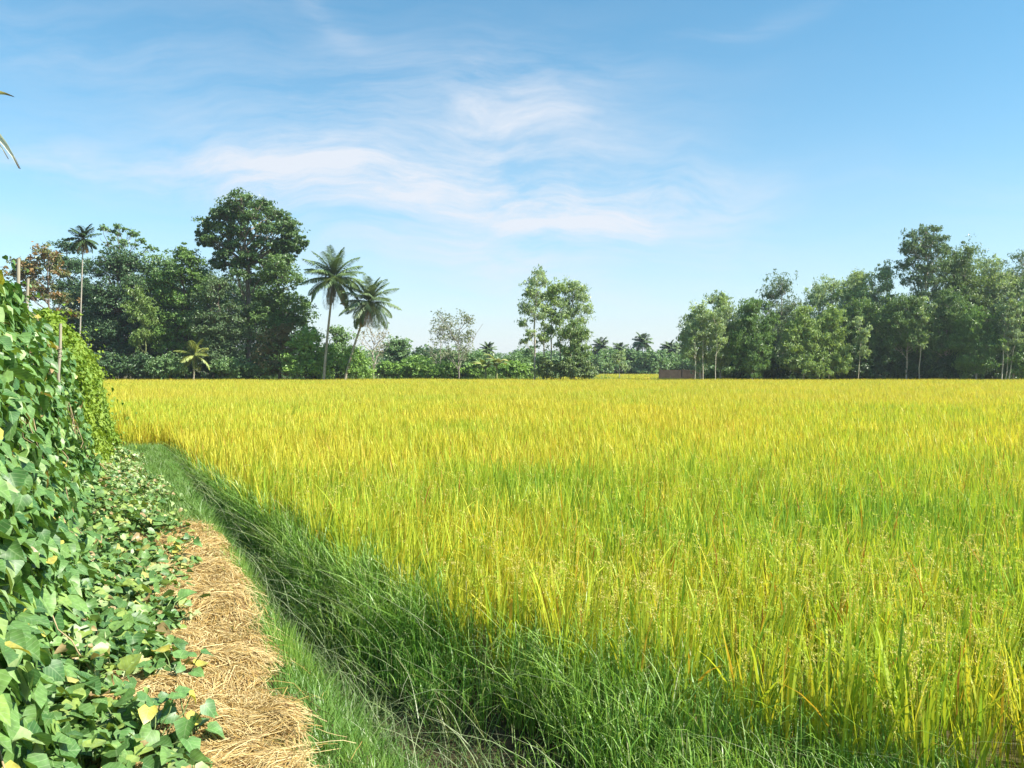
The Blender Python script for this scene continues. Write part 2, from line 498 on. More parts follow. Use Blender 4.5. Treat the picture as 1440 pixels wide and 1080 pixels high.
    strips(mb, np.stack([x, y, ground_z(u, v)], 1), rng.uniform(.35, .8, n) * np.interp(s, [.3, .7], [.45, 1]), TH + np.pi + rng.normal(0, 1.3, n), rng.uniform(.1, .7, n), rng.uniform(.2, 1.1, n),
           rng.uniform(.1, .6, n), rng.uniform(.0028, .0052, n) * (1 + .08 * u), 6, cols(n, (.22, .3, .12), (.3, .36, .18)), cols(n, (.34, .42, .22), (.5, .54, .34)), rng)
    # sparse blades in the ditch
    n = 5200
    u = 1.2 + 15 * rng.random(n) ** 1.3; s = .3 + .4 * rng.random(n)
    v = pedge(u) + s * (edge(u) - pedge(u)); x, y = uv2xy(u, v)
    strips(mb, np.stack([x, y, ground_z(u, v) - .01], 1), rng.uniform(.08, .3, n), rng.uniform(0, 6.28, n), rng.uniform(.1, .7, n), rng.uniform(.1, .9, n),
           rng.uniform(0, .5, n), rng.uniform(.003, .006, n) * (1 + .08 * u), 3, cols(n, (.06, .13, .03), (.12, .18, .05)), cols(n, (.1, .22, .06), (.28, .34, .16)), rng)
    # grassy dikes at the far side of the field
    n = 16000
    y = 100.5 + rng.random(n) * 7; x = -64 + rng.random(n) * 130
    strips(mb, np.stack([x, y, np.full(n, -.3)], 1), rng.uniform(.4, 1.1, n) * (.35 + 2.2 * fbm(x * .35, y * .3, 98) ** 2), rng.uniform(0, 6.28, n), rng.uniform(0, .3, n), rng.uniform(.1, .6, n),
           rng.uniform(0, .3, n), rng.uniform(.05, .1, n), 2, cols(n, (.10, .19, .04), (.15, .24, .05)), cols(n, (.14, .28, .05), (.25, .36, .09)), rng)
    o = mb.build('grass', M['grass'])
    tag(o, 'green grass growing tall along the ditch and bank', 'grass', kind='stuff')


grass()


# ------------------------------------------------------------------ rice
def rice():
    rng = np.random.default_rng(3)
    mb = MB()
    Ye = np.array([.71, .635, .075]); Gr = np.array([.26, .46, .05]); Go = np.array([.60, .38, .05]); Br = np.array([.46, .20, .04])
    YG = np.array([.54, .64, .06])

    def blade_cols(x, y, n, far, hill=0):
        big = fbm(x * .22, y * .22, 101) - .5
        mid = fbm(x * 1.1, y * 1.1, 109) - .5
        t = np.clip(.56 + .9 * big + .7 * mid + hill + rng.normal(0, .24, n) + .36 * far, 0, 1)[:, None]
        tip = np.where(t < .5, lerp(Gr, YG, t * 2), lerp(YG, Ye, t * 2 - 1))
        rr = rng.random((n, 1))
        tip = np.where(rr < .035, Go, tip); tip = np.where(rr > .985, Br, tip)
        foot = lerp(np.array([.22, .30, .045]), tip, .4)
        return foot, tip * rng.uniform(.68, 1.16, (n, 1))

    def wedge(y, x, ang=41, pad=2.5):
        return np.abs(x) < np.maximum(y, 0) * math.tan(R(ang)) + pad

    # A: the near hills, each with its leaves and drooping ears
    s = .19
    gx_, gy_ = np.meshgrid(np.arange(-9, 14, s), np.arange(.4, 11, s), indexing='ij')
    x = gx_.ravel() + rng.normal(0, .035, gx_.size); y = gy_.ravel() + rng.normal(0, .035, gx_.size)
    k = rice_mask(x, y) & wedge(y, x)
    x, y = x[k], y[k]; nh = len(x)
    k = fbm(x * 2.4, y * 2.4, 107) > .27
    x, y = x[k], y[k]; nh = len(x)
    hh = .86 * (1 + rng.normal(0, .07, nh)) * (.86 + .28 * fbm(x * .9, y * .9, 103))
    lx = rng.normal(.04, .05, nh); ly = rng.normal(0, .05, nh); ht = rng.normal(0, .17, nh)
    for (per, kind) in ((10, 0), (29, 1)):
        q = np.repeat(np.arange(nh), per); n = len(q)
        r = rng.random(n) ** .6 * .06; a = rng.uniform(0, 6.28, n)
        z0 = np.zeros(n) if kind == 0 else hh[q] * rng.uniform(.22, .60, n)
        bx = x[q] + r * np.cos(a) + (lx[q] + .12 * np.cos(a) * kind) * z0; by = y[q] + r * np.sin(a) + (ly[q] + .12 * np.sin(a) * kind) * z0
        c0, c1 = blade_cols(bx, by, n, np.zeros(n), ht[q])
        if kind == 0:
            strips(mb, np.stack([bx, by, np.full(n, -.31)], 1), hh[q] * rng.uniform(.65, .98, n), a, rng.uniform(0, .16, n), rng.uniform(0, .2, n), np.zeros(n), rng.uniform(.005, .009, n), 4, c0, c1, rng)
        else:
            az = np.where(rng.random(n) < .55, a + rng.normal(0, .6, n), rng.normal(.25, .8, n))
            up = rng.random(n)
            strips(mb, np.stack([bx, by, z0 - .31], 1), rng.uniform(.24, .46, n), az, np.where(up < .86, rng.uniform(.0, .24, n), rng.uniform(.25, .8, n)), rng.uniform(0, np.where(up < .86, .22, .5), n),
                   np.where(up < .75, 0, rng.uniform(0, .5, n)), rng.uniform(.009, .019, n), 4, lerp(c0, c1, .55), c1, rng)
    # ears
    for (lo_, hi_, ne, ng, gl, gw) in ((0, 5.6, 4, 64, .0125, .0055), (5.6, 10, 1, 30, .016, .007)):
        near = (y >= lo_) & (y < hi_)
        ex = np.repeat(x[near], ne); ey = np.repeat(y[near], ne); eh = np.repeat(hh[near], ne); n = len(ex)
        ex = ex + rng.normal(0, .03, n); ey = ey + rng.normal(0, .03, n)
        a = np.where(rng.random(n) < .6, rng.normal(-.4, 1.0, n), rng.uniform(0, 6.28, n)); ch = eh * rng.uniform(.74, 1.0, n) - .31
        L = rng.uniform(.15, .23, n)
        t = np.linspace(0, 1, ng); ca, sa = np.cos(a)[:, None], np.sin(a)[:, None]
        hor = .05 + L[:, None] * np.sin(t * 1.8)[None] * .55
        ver = L[:, None] * (.30 * t - 1.10 * t ** 1.9)[None]
        gp = np.stack([ex[:, None] + ca * hor, ey[:, None] + sa * hor, ch[:, None] + ver], -1)
        gp = (gp + rng.normal(0, 1, gp.shape) * (.009 * np.sin(np.clip(t, .08, .95) * np.pi))[None, :, None]).reshape(-1, 3)
        gn = rdir(len(gp), rng); ga = np.repeat(np.stack([np.cos(a) * .5, np.sin(a) * .5, np.full(n, -1.)], 1), ng, 0) + rng.normal(0, .3, (len(gp), 3))
        gc = np.repeat(lerp(np.array([.62, .58, .13]), np.array([.74, .67, .22]), rng.random((n, 1))), ng, 0) * rng.uniform(.75, 1.12, (len(gp), 1))
        grn = np.repeat(rng.random(n) < .35, ng)
        gc = np.where(grn[:, None], gc * [.72, 1.0, .5], gc)
        cards(mb, gp, gn, ga, np.full(len(gp), gl), np.full(len(gp), gw), gc, .05)
        base = np.stack([ex, ey, np.full(n, -.3)], 1)
        strips(mb, base, ch + .32, a, np.full(n, .04), np.full(n, .03), np.zeros(n), np.full(n, .0035), 3, np.tile([.3, .34, .06], (n, 1)), np.tile([.48, .44, .1], (n, 1)), rng)
    # B: the middle distance
    n = 330000
    y = 10.8 + 21 * rng.random(n) ** .8; x = (rng.random(n) * 2 - 1) * (y * .80 + 2)
    hxg = np.round(x / .2) * .2; hyg = np.round(y / .2) * .2
    x = lerp(x, hxg, .45 * (rng.random(n) < .7)); y = lerp(y, hyg, .45 * (rng.random(n) < .7))
    k = rice_mask(x, y) & wedge(y, x); x, y = x[k], y[k]; n = len(x)
    patch = (.84 + .30 * fbm(x * .8, y * .8, 103)) * (.92 + .16 * fbm(hxg[k] * 9.1, hyg[k] * 9.1, 105))
    leaf = rng.random(n) < .72; up = rng.random(n)
    z0 = np.where(leaf, .84 * patch * rng.uniform(.25, .62, n), 0)
    h = np.where(leaf, rng.uniform(.25, .42, n), .84 * patch * rng.uniform(.75, 1.0, n))
    c0, c1 = blade_cols(x, y, n, np.clip((y - 6) / 30, 0, 1), .35 * (fbm(hxg[k] * 7.3, hyg[k] * 7.3, 106) - .5))
    c0 = np.where(leaf[:, None], lerp(c0, c1, .55), c0)
    strips(mb, np.stack([x, y, z0 - .31], 1), h, rng.uniform(0, 6.28, n), np.where(leaf & (up > .85), rng.uniform(.25, .7, n), rng.uniform(0, .22, n)), rng.uniform(0, .24, n),
           np.where(up < .6, 0, rng.uniform(0, .4, n)), rng.uniform(.011, .020, n) * (1 + (y - 11) * .022), 3, c0, c1, rng)
    # C: far
    n = 560000
    y = 31.5 + 69 * rng.random(n) ** .85; x = (rng.random(n) * 2 - 1) * (y * .76 + 2)
    k = rice_mask(x, y) & (x > -64); x, y = x[k], y[k]; n = len(x)
    patch = .86 + .26 * fbm(x * .35, y * .35, 103)
    h = .85 * patch * rng.uniform(.8, 1.1, n)
    c0, c1 = blade_cols(x, y, n, np.clip((y - 6) / 34, 0, 1.1))
    strips(mb, np.stack([x, y, np.full(n, -.31)], 1), h, rng.uniform(0, 6.28, n), rng.uniform(0, .2, n), rng.uniform(0, .35, n), rng.uniform(0, .2, n),
           rng.uniform(.02, .036, n) * (1 + (y - 30) * .012), 2, c0, c1, rng)
    # D: the next field, seen through the gap in the trees
    n = 60000
    y = 112 + 98 * rng.random(n); x = y * (.0 + .30 * rng.random(n)) - 2
    c0, c1 = blade_cols(x, y, n, np.full(n, 1.0))
    strips(mb, np.stack([x, y, np.full(n, -.31)], 1), .85 * rng.uniform(.8, 1.1, n), rng.uniform(0, 6.28, n), rng.uniform(0, .2, n), rng.uniform(0, .35, n), rng.uniform(0, .2, n),
           rng.uniform(.08, .13, n), 2, c0, c1, rng)
    o = mb.build('rice', M['rice'])
    tag(o, 'ripening yellow rice crop filling the paddy', 'rice', kind='stuff')


rice()


# ------------------------------------------------------------------ hedges of climbing beans and vines
def profile(pts, w):
    pts = np.array(pts, float)
    seg = np.r_[0, np.cumsum(np.linalg.norm(np.diff(pts, axis=0), axis=1))]; seg /= seg[-1]
    v = np.interp(w, seg, pts[:, 0]); z = np.interp(w, seg, pts[:, 1])
    d = 1e-3
    v2 = np.interp(np.minimum(w + d, 1), seg, pts[:, 0]); z2 = np.interp(np.minimum(w + d, 1), seg, pts[:, 1])
    v1 = np.interp(np.maximum(w - d, 0), seg, pts[:, 0]); z1 = np.interp(np.maximum(w - d, 0), seg, pts[:, 1])
    tv, tz = v2 - v1, z2 - z1; l = np.hypot(tv, tz) + 1e-12
    return v, z, tz / l, -tv / l


BEAN_P = [(-.02, .12), (-.22, .36), (-.36, .85), (-.48, 1.4), (-.62, 1.9), (-.80, 2.32), (-1.05, 2.36), (-1.3, 2.0), (-1.45, .9)]
VINE_P = [(.06, .05), (-.14, .5), (-.22, .9), (-.30, 1.5), (-.45, 1.95), (-.66, 2.32), (-.9, 2.5), (-1.2, 2.3), (-1.4, 1.6), (-1.5, .4)]


def bean_leaves(mb, u, v, z, nv, nz, size, rng, lay):
    n = len(u)
    x, y = uv2xy(u, v)
    out = np.stack([nv * CT, nv * ST, nz], 1)
    # leaf blades hang: the face turns out and up, the tip points down
    nor = nrm(out * .8 + np.array([0, 0, .55]) + rng.normal(0, .42, (n, 3)))
    tip = nrm(np.array([0, 0, -1.]) + out * .45 + rng.normal(0, .45, (n, 3)))
    t = rng.random((n, 1)); q = rng.random((n, 1))
    col = lerp(np.array([.045, .13, .03]), np.array([.16, .29, .07]), t ** 1.3)
    col = np.where(rng.random((n, 1)) < .08, np.array([.27, .38, .15]), col)  # pale leaves: undersides, and sheen imitated by colour
    col = np.where(q > .90, np.array([.21, .33, .07]), col)
    col = np.where(q > .972, np.array([.42, .38, .07]), col)
    col = np.where(q > .988, np.array([.36, .24, .11]), col)
    hearts(mb, np.stack([x, y, z], 1), nor, tip, size, col, rng)


def bean_hedge():
    rng = np.random.default_rng(17)
    root = empty('bean_hedge', (*uv2xy(6.0, -.9), 0), 'tall hedge of climbing beans with large heart shaped leaves', 'hedge')
    off = np.array([*uv2xy(6.0, -.9), 0])
    mb = MB()
    n = 30000
    u = .2 + 13.0 * rng.random(n) ** 1.15; w = rng.random(n) * .98
    v, z, nv, nz = profile(BEAN_P, w)
    depth = rng.random(n) ** 1.5 * .30
    lump = (fbm(u * 1.1, w * 5, 111) - .5) * .30 + (fbm(u * 3.2, w * 13, 112) - .5) * .16
    taper = sstep(13.4, 11.6, u)
    z = z * (.45 + .55 * taper)
    v = v + nv * (lump - depth); z = z + nz * (lump - depth)
    keep = (fbm(u * 2.2, w * 9, 113) > .30) | (depth > .12)
    keep &= ~((v > -.13 * u - .02) & (u < 1.8))
    u, v, z, nv, nz, depth = u[keep], v[keep], z[keep], nv[keep], nz[keep], depth[keep]
    sz = np.clip(rng.normal(.080, .024, len(u)), .03, .135)
    bean_leaves(mb, u, v, np.maximum(z, .06), nv, nz, sz, rng, 0)
    # shoots waving above the top
    for k in range(26):
        uu = 2.5 + 9.5 * rng.random()
        vv = -.95 + rng.normal(0, .12)
        m = rng.integers(4, 8); hh = np.linspace(2.15, 2.35 + .32 * rng.random(), m)
        bean_leaves(mb, uu + rng.normal(0, .05, m), vv + rng.normal(0, .05, m), hh, np.full(m, .6), np.full(m, .3), rng.uniform(.035, .075, m), rng, 0)
    mb.v = [a - off.astype(np.float32) for a in mb.v]
    o = mb.build('foliage', M['bean'], root, uv=True)
    # stems: thin vines climbing through
    sb = MB()
    for k in range(55):
        uu = .8 + 12 * rng.random() ** 1.1; ww = np.linspace(.02, rng.uniform(.45, .72), 10)
        v, z, nv, nz = profile(BEAN_P, ww)
        du = np.cumsum(rng.normal(0, .06, 10)) + uu
        dd = rng.uniform(.10, .24)
        x, y = uv2xy(du, v - nv * dd)
        tube(sb, np.stack([x, y, z - nz * dd], 1) - off, .004, np.array([.16, .21, .07]) * rng.uniform(.7, 1.2), 4, False)
    # dry strings, runners and twigs inside
    for k in range(60):
        uu = .8 + 12 * rng.random(); w0 = rng.random() * .6
        v, z, nv, nz = profile(BEAN_P, np.array([w0, w0 + .1]))
        x, y = uv2xy(np.array([uu, uu + rng.normal(0, .4)]), v - nv * .05)
        p = np.stack([x, y, z], 1) - off
        tube(sb, jig(p[0], p[1], 5, .02, rng), .0035, np.array([.35, .27, .15]), 4, False)
    sb.build('stem', M['bark'], root)


bean_hedge()


def vine_hedge():
    rng = np.random.default_rng(19)
    off = np.array([*uv2xy(18.0, -.8), 0])
    root = empty('vine_hedge', off, 'rounded yellow green hedge of small leaved vines past the wooden stake', 'hedge')
    mb = MB()
    n = 84000
    u = 11.6 + 12.6 * rng.random(n); w = rng.random(n)
    v, z, nv, nz = profile(VINE_P, w)
    end = np.sqrt(np.clip(1 - np.clip((u - 20.5) / 3.7, 0, 1) ** 2, 0, 1)) * np.sqrt(np.clip((u - 11.3) / 1.2, .05, 1))
    z = z * (.25 + .75 * end); v = lerp(-.75, v, .3 + .7 * end)
    lump = (fbm(u * .9, w * 6, 121) - .5) * .34 + (fbm(u * 2.8, w * 15, 122) - .5) * .20 - .07
    depth = rng.random(n) ** 1.6 * .2 - np.where(rng.random(n) < .02, rng.exponential(.10, n), 0)
    v = v + nv * (lump - depth); z = z + nz * (lump - depth)
    x, y = uv2xy(u, v)
    out = np.stack([nv * CT, nv * ST, nz], 1)
    nor = nrm(out * .7 + np.array([0, 0, .5]) + rng.normal(0, .5, (n, 3)))
    tip = nrm(np.array([0, 0, -1.]) + rng.normal(0, .6, (n, 3)))
    t = np.clip(rng.random((n, 1)) * .6 + (fbm(u * .7, w * 5, 123)[:, None] - .3), 0, 1)
    col = lerp(np.array([.13, .24, .035]), np.array([.27, .36, .05]), t)
    hearts(mb, np.stack([x, y, np.maximum(z, .03)], 1), nor, tip, rng.uniform(.038, .072, n), col, rng)
    mb.v = [a - off.astype(np.float32) for a in mb.v]
    mb.build('foliage', M['vine'], root)
    sb = MB()
    for k in range(60):
        uu = 12 + 11 * rng.random(); ww = np.linspace(.03, .6, 8)
        v, z, nv, nz = profile(VINE_P, ww)
        du = np.cumsum(rng.normal(0, .06, 8)) + uu
        x, y = uv2xy(du, v - nv * .2)
        tube(sb, np.stack([x, y, z * .8], 1) - off, .006, (.2, .2, .09), 4, False)
    sb.build('stem', M['bark'], root)


vine_hedge()


# low bean growth between hedge and straw: nobody could count it
def bean_cover():
    rng = np.random.default_rng(23)
    mb = MB()
    n = 25000
    u = .9 + 15.6 * rng.random(n) ** 1.15
    v = -.55 + rng.random(n) * 1.3
    right = .32 + .46 * (fbm(u * 1.6, u * 0 + 2.2, 131) - .45) + .34 * sstep(4.0, 8.5, u) - .3 * sstep(11.5, 14, u)
    dens = np.clip((right - v) * 5, 0, 1)
    keep = rng.random(n) < dens * np.clip((fbm(u * 2.1, v * 3.0, 132) - .40) * 6, .06, 1)
    keep &= ~((u < 2.6) & (v > -.02) & (rng.random(n) < .8))
    u, v, right = u[keep], v[keep], right[keep]; n = len(u)
    top = .10 + .26 * np.clip((right - v) * 1.3, .15, 1.3) * (.4 + 1.2 * fbm(u * 2, v * 2, 133))
    z = ground_z(u, v) + top * rng.random(n) ** .6 + .03
    sz = np.clip(rng.normal(.068, .021, n), .028, .12) * (1 - .35 * sstep(7, 11, u))
    x, y = uv2xy(u, v)
    nor = nrm(np.array([.25, .0, .9]) + rng.normal(0, .42, (n, 3)))
    tip = nrm(rng.normal(0, 1, (n, 3)) * [1, 1, .3] + np.array([.2, -.3, -.25]))
    t = rng.random((n, 1)); q = rng.random((n, 1))
    col = lerp(np.array([.05, .13, .03]), np.array([.165, .29, .07]), t ** 1.3)
    col = np.where(rng.random((n, 1)) < .09 + .3 * sstep(7, 11, u)[:, None], np.array([.32, .41, .17]), col)  # pale undersides and colour-imitated sheen; more yellow green leaves further along
    q = q + .08 * sstep(9, 12, u)[:, None]
    col = np.where(q > .80, np.array([.24, .33, .07]), col)
    col = np.where(q > .945, np.array([.42, .40, .12]), col)
    col = np.where(q > .97, np.array([.36, .25, .12]), col)
    hearts(mb, np.stack([x, y, z], 1), nor, tip, sz, col, rng)
    # small new leaves and dry bits between the big ones
    m = n // 2; ii = rng.integers(0, n, m)
    hearts(mb, np.stack([x[ii] + rng.normal(0, .05, m), y[ii] + rng.normal(0, .05, m), np.maximum(z[ii] - rng.uniform(0, .1, m), ground_z(u[ii], v[ii]) + .03)], 1), nrm(np.array([.1, 0, .7]) + rng.normal(0, .5, (m, 3))),
           nrm(rng.normal(0, 1, (m, 3))), rng.uniform(.025, .06, m), np.where(rng.random((m, 1)) < .3, np.array([.40, .29, .14]), lerp(np.array([.1, .2, .04]), np.array([.2, .31, .07]), rng.random((m, 1)))), rng, cup=.5, droop=.6)
    # petioles
    k = rng.random(n) < .6
    strips(mb, np.stack([x[k] + rng.normal(0, .03, k.sum()), y[k] + rng.normal(0, .03, k.sum()), ground_z(u[k], v[k])], 1), z[k] - ground_z(u[k], v[k]), rng.uniform(0, 6.28, k.sum()),
           np.full(k.sum(), .15), np.full(k.sum(), .1), np.zeros(k.sum()), np.full(k.sum(), .005), 2, np.tile([.2, .26, .1], (k.sum(), 1)), np.tile([.2, .28, .1], (k.sum(), 1)), rng, tipw=.9)
    o = mb.build('bean_foliage', M['bean'], uv=True)
    tag(o, 'low tangle of bean leaves spilling onto the straw', 'bean plants', kind='stuff')


bean_cover()


def bean_plant(u0, v0, n, spread, hgt, label, seed):
    rng = np.random.default_rng(seed)
    x0, y0 = uv2xy(u0, v0); z0 = float(straw_z(np.array([u0]), np.array([v0]))[0])
    root = empty('bean_plant', (x0, y0, z0 - .02), label, 'bean plant', 'young bean plants on the straw')
    mb = MB(); sb = MB()
    a = rng.uniform(0, 6.28, n); r = spread * rng.random(n) ** .6
    p = np.stack([r * np.cos(a), r * np.sin(a), hgt * rng.uniform(.35, 1, n)], 1)
    nor = nrm(np.array([.2, -.1, .9]) + rng.normal(0, .38, (n, 3)))
    tip = nrm(np.stack([np.cos(a), np.sin(a), np.full(n, -.45)], 1) + rng.normal(0, .3, (n, 3)))
    t = rng.random((n, 1)); q = rng.random((n, 1))
    col = lerp(np.array([.07, .18, .045]), np.array([.15, .29, .075]), t)
    col = np.where(q > .85, np.array([.46, .42, .07]), col)
    hearts(mb, p, nor, tip, rng.uniform(.05, .10, n), col, rng)
    for k in range(n):
        tube(sb, jig((rng.normal(0, .01), rng.normal(0, .01), 0), p[k], 5, .008, rng, .02), .003, (.2, .27, .1), 4, False)
    mb.build('leaves', M['bean'], root, uv=True); sb.build('stem', M['bark'], root)


def at_px(px, py, z):
    Yd = (EYE - z) * F_PX / (py - HOR)
    return xy2uv(gx(px, Yd), Yd)


for (px, py, n, sp, hg, lb, sd) in (
        (250, 965, 13, .17, .20, 'bean plant with dark leaves alone on the bare straw', 1),
        (222, 885, 16, .20, .22, 'bean plant with yellowing leaves overhanging the straw edge', 2),
        (205, 1070, 18, .20, .30, 'broad leaved bean plant nearest the lower straw edge', 3),
        (262, 1050, 8, .10, .22, 'upright bean shoot in the middle of the straw', 4),
        (240, 790, 16, .22, .22, 'bean plant where the straw path narrows to green', 5)):
    u0, v0 = at_px(px, py, .08)
    bean_plant(u0, v0, n, sp, hg, lb, sd)


# wooden stakes of the trellis
def stake(px, ytop, v0, Y, zb, lean, rad, label, seed):
    rng = np.random.default_rng(seed)
    x = gx(px, Y); zt = hz(ytop, Y)
    root = empty('wooden_stake', (x, Y, zb), label, 'stake', 'stakes holding up the bean trellis')
    mb = MB()
    p = jig((-lean, .02, 0), (0, 0, zt - zb), 9, .008, rng)
    tube(mb, p, np.linspace(rad * 1.15, rad * .85, 9), (.30, .27, .20), 8)
    t = p[-1]; ang = np.arange(8) / 8 * 6.283
    mb.add(np.stack([t[0] + rad * .85 * np.cos(ang), t[1] + rad * .85 * np.sin(ang), np.full(8, t[2] + .002)], 1), [[0, 1, 2, 3], [0, 3, 4, 7], [4, 5, 6, 7]], (.42, .34, .24))
    mb.build('pole', M['wood'], root)
    tb = MB()
    a = np.linspace(0, 18.85, 28); zz = (zt - zb) * np.linspace(.82, .88, 28)
    px_ = np.interp(zz, p[:, 2], p[:, 0]); py_ = np.interp(zz, p[:, 2], p[:, 1])
    tube(tb, np.stack([px_ + rad * 1.15 * np.cos(a), py_ + rad * 1.15 * np.sin(a), zz], 1), .005, (.3, .26, .18), 4, False)
    tb.build('string_tie', M['wood'], root)


stake(86, 455, -.57, 8.6, 0, .10, .018, 'grey wooden stake where the bean hedge meets the vine hedge', 1)
stake(28, 364, -.9, 8.6, 0, .10, .021, 'tallest pinkish wooden stake poking above the bean hedge', 2)
stake(41, 392, -.9, 9.4, 0, .28, .02, 'slim leaning stake just behind the tallest stake', 3)


# reed-like plant beyond the hedge whose leaf tips hang into the picture
def tall_reed():
    rng = np.random.default_rng(31)
    Y0 = 3.1; x0 = -2.62
    root = empty('giant_reed', (x0, Y0, 0), 'tall reed with drying leaf tips hanging over the bean hedge', 'reed')
    sb = MB(); tube(sb, jig((0, 0, 0), (.10, 0, 3.0), 9, .015, rng), np.linspace(.022, .012, 9), (.3, .34, .14), 6)
    sb.build('stem', M['bark'], root)

    def leafstrip(pts, w, cols, k0=.9):
        mb = MB(); pts = np.asarray(pts, float) - [x0, Y0, 0]
        n = len(pts); tan = nrm(np.gradient(pts, axis=0)); side = nrm(np.cross(tan, np.array([[0, 1., .2]])))
        t = np.linspace(0, 1, n); hw = w * .5 * np.clip(1 - t ** 2.5, .06, 1)[:, None]
        v = np.stack([pts - side * hw, pts + np.array([0, .25 * w, 0]), pts + side * hw], 1).reshape(-1, 3)
        f = []
        for k in range(n - 1):
            f += [[3 * k, 3 * k + 1, 3 * k + 4, 3 * k + 3], [3 * k + 1, 3 * k + 2, 3 * k + 5, 3 * k + 4]]
        c = np.stack([np.interp(t, [0, .3, k0, k0 + .03, 1], [q[i] for q in cols]) for i in range(3)], 1)
        mb.add(v, f, np.repeat(c, 3, 0)); mb.build('leaf', M['palm'], root)

    def P(px, py, Y):
        return (gx(px, Y), Y, hz(py, Y))

    def bez(a, b, c, n=14):
        t = np.linspace(0, 1, n)[:, None]; a, b, c = map(np.array, (a, b, c))
        return (1 - t) ** 2 * a + 2 * t * (1 - t) * b + t ** 2 * c
    yel = [(.2, .32, .06), (.45, .5, .14), (.80, .72, .34), (.12, .07, .05), (.06, .05, .05)]
    pal = [(.2, .32, .06), (.6, .56, .42), (.85, .80, .70), (.8, .72, .6), (.14, .11, .09)]
    leafstrip(bez((x0 + .08, Y0, 2.55), P(-40, 110, Y0), P(23, 138, Y0)), .046, yel, .90)
    leafstrip(bez((x0 + .09, Y0, 2.75), P(-20, 120, 3.0), P(30, 238, 3.0)), .050, pal, .965)
    leafstrip(bez((x0 + .09, Y0, 2.7), P(-30, 130, 3.2), P(15, 225, 3.2)), .026, pal, .93)
    for k in range(5):
        a = np.array([x0 + .06, Y0, 1.6 + .25 * k]); s = -1 if k % 2 else -.4
        leafstrip(bez(a, a + [s * .35, rng.normal(0, .2), .5], a + [s * .8, rng.normal(0, .3), .1]), .04, yel[:2] + [(.3, .4, .1), (.3, .35, .1), (.4, .35, .15)])


tall_reed()


# ------------------------------------------------------------------ trees
def crown_cards(mb, lobes, per_sub, subs, L, W, cols, rng, up=.5, droop=0., flat=.8, rsub=.34, shell=.55, jit=.9, stretch=1.0):
    """lobes (n,4) centre + radius; every lobe is a cluster of clusters of leaves with gaps between them."""
    lobes = np.asarray(lobes, float)
    for (cx, cy, cz, r) in lobes:
        m = max(4, int(subs * 1.7 * rng.uniform(.75, 1.25)))
        r = r * 1.22
        d = rdir(m, rng); d[:, 2] = np.where(rng.random(m) < .25, d[:, 2], np.abs(d[:, 2]) * .9 - .15)
        rr = r * np.where(rng.random(m) < .22, rng.uniform(.95, 1.4, m), shell + (1 - shell) * rng.random(m) - .15)
        sc = np.array([cx, cy, cz]) + d * rr[:, None] * [1, 1, flat * stretch]
        sr = r * rsub * rng.uniform(.3, 1.5, m)
        cnt = np.maximum(4, (per_sub * rng.uniform(.6, 1.4, m)).astype(int))
        ii = np.repeat(np.arange(m), cnt); n = len(ii)
        an = rng.uniform(.6, 1.5, (m, 3))
        e = rdir(n, rng) * (rng.random((n, 1)) ** .6) * 1.12 * sr[ii][:, None] * an[ii] * [1, 1, .75 * stretch]
        p = sc[ii] + e
        o = nrm(p - np.array([cx, cy, cz]))
        nor = nrm(o * .5 + nrm(e) * .3 + np.array([0, 0, up]) + rng.normal(0, jit * .62, (n, 3)))
        ax = rng.normal(0, 1, (n, 3)) + np.array([0, 0, -droop * 2.5])
        c = lerp(np.array(cols[0]), np.array(cols[1]), np.clip(rng.random((m, 1))[ii] * .6 + rng.random((n, 1)) * .5 - .05, 0, 1))
        if len(cols) > 2:
            c = np.where(rng.random((m, 1))[ii] < .3, np.array(cols[2]) * rng.uniform(.8, 1.2, (n, 1)), c)
        s = rng.uniform(.55, 1.2, n)
        cards(mb, p, nor, ax, L * s, W * s, c)


def limb(tb, p0, p1, r0, r1, rng, col, n=6, amp=.12, sag=0., sides=6):
    p = jig(p0, p1, n, amp, rng, sag)
    tube(tb, p, np.linspace(r0, r1, n), col, sides)
    return p


BARK_D, BARK_G, BARK_P = (.12, .095, .075), (.24, .21, .17), (.46, .41, .34)


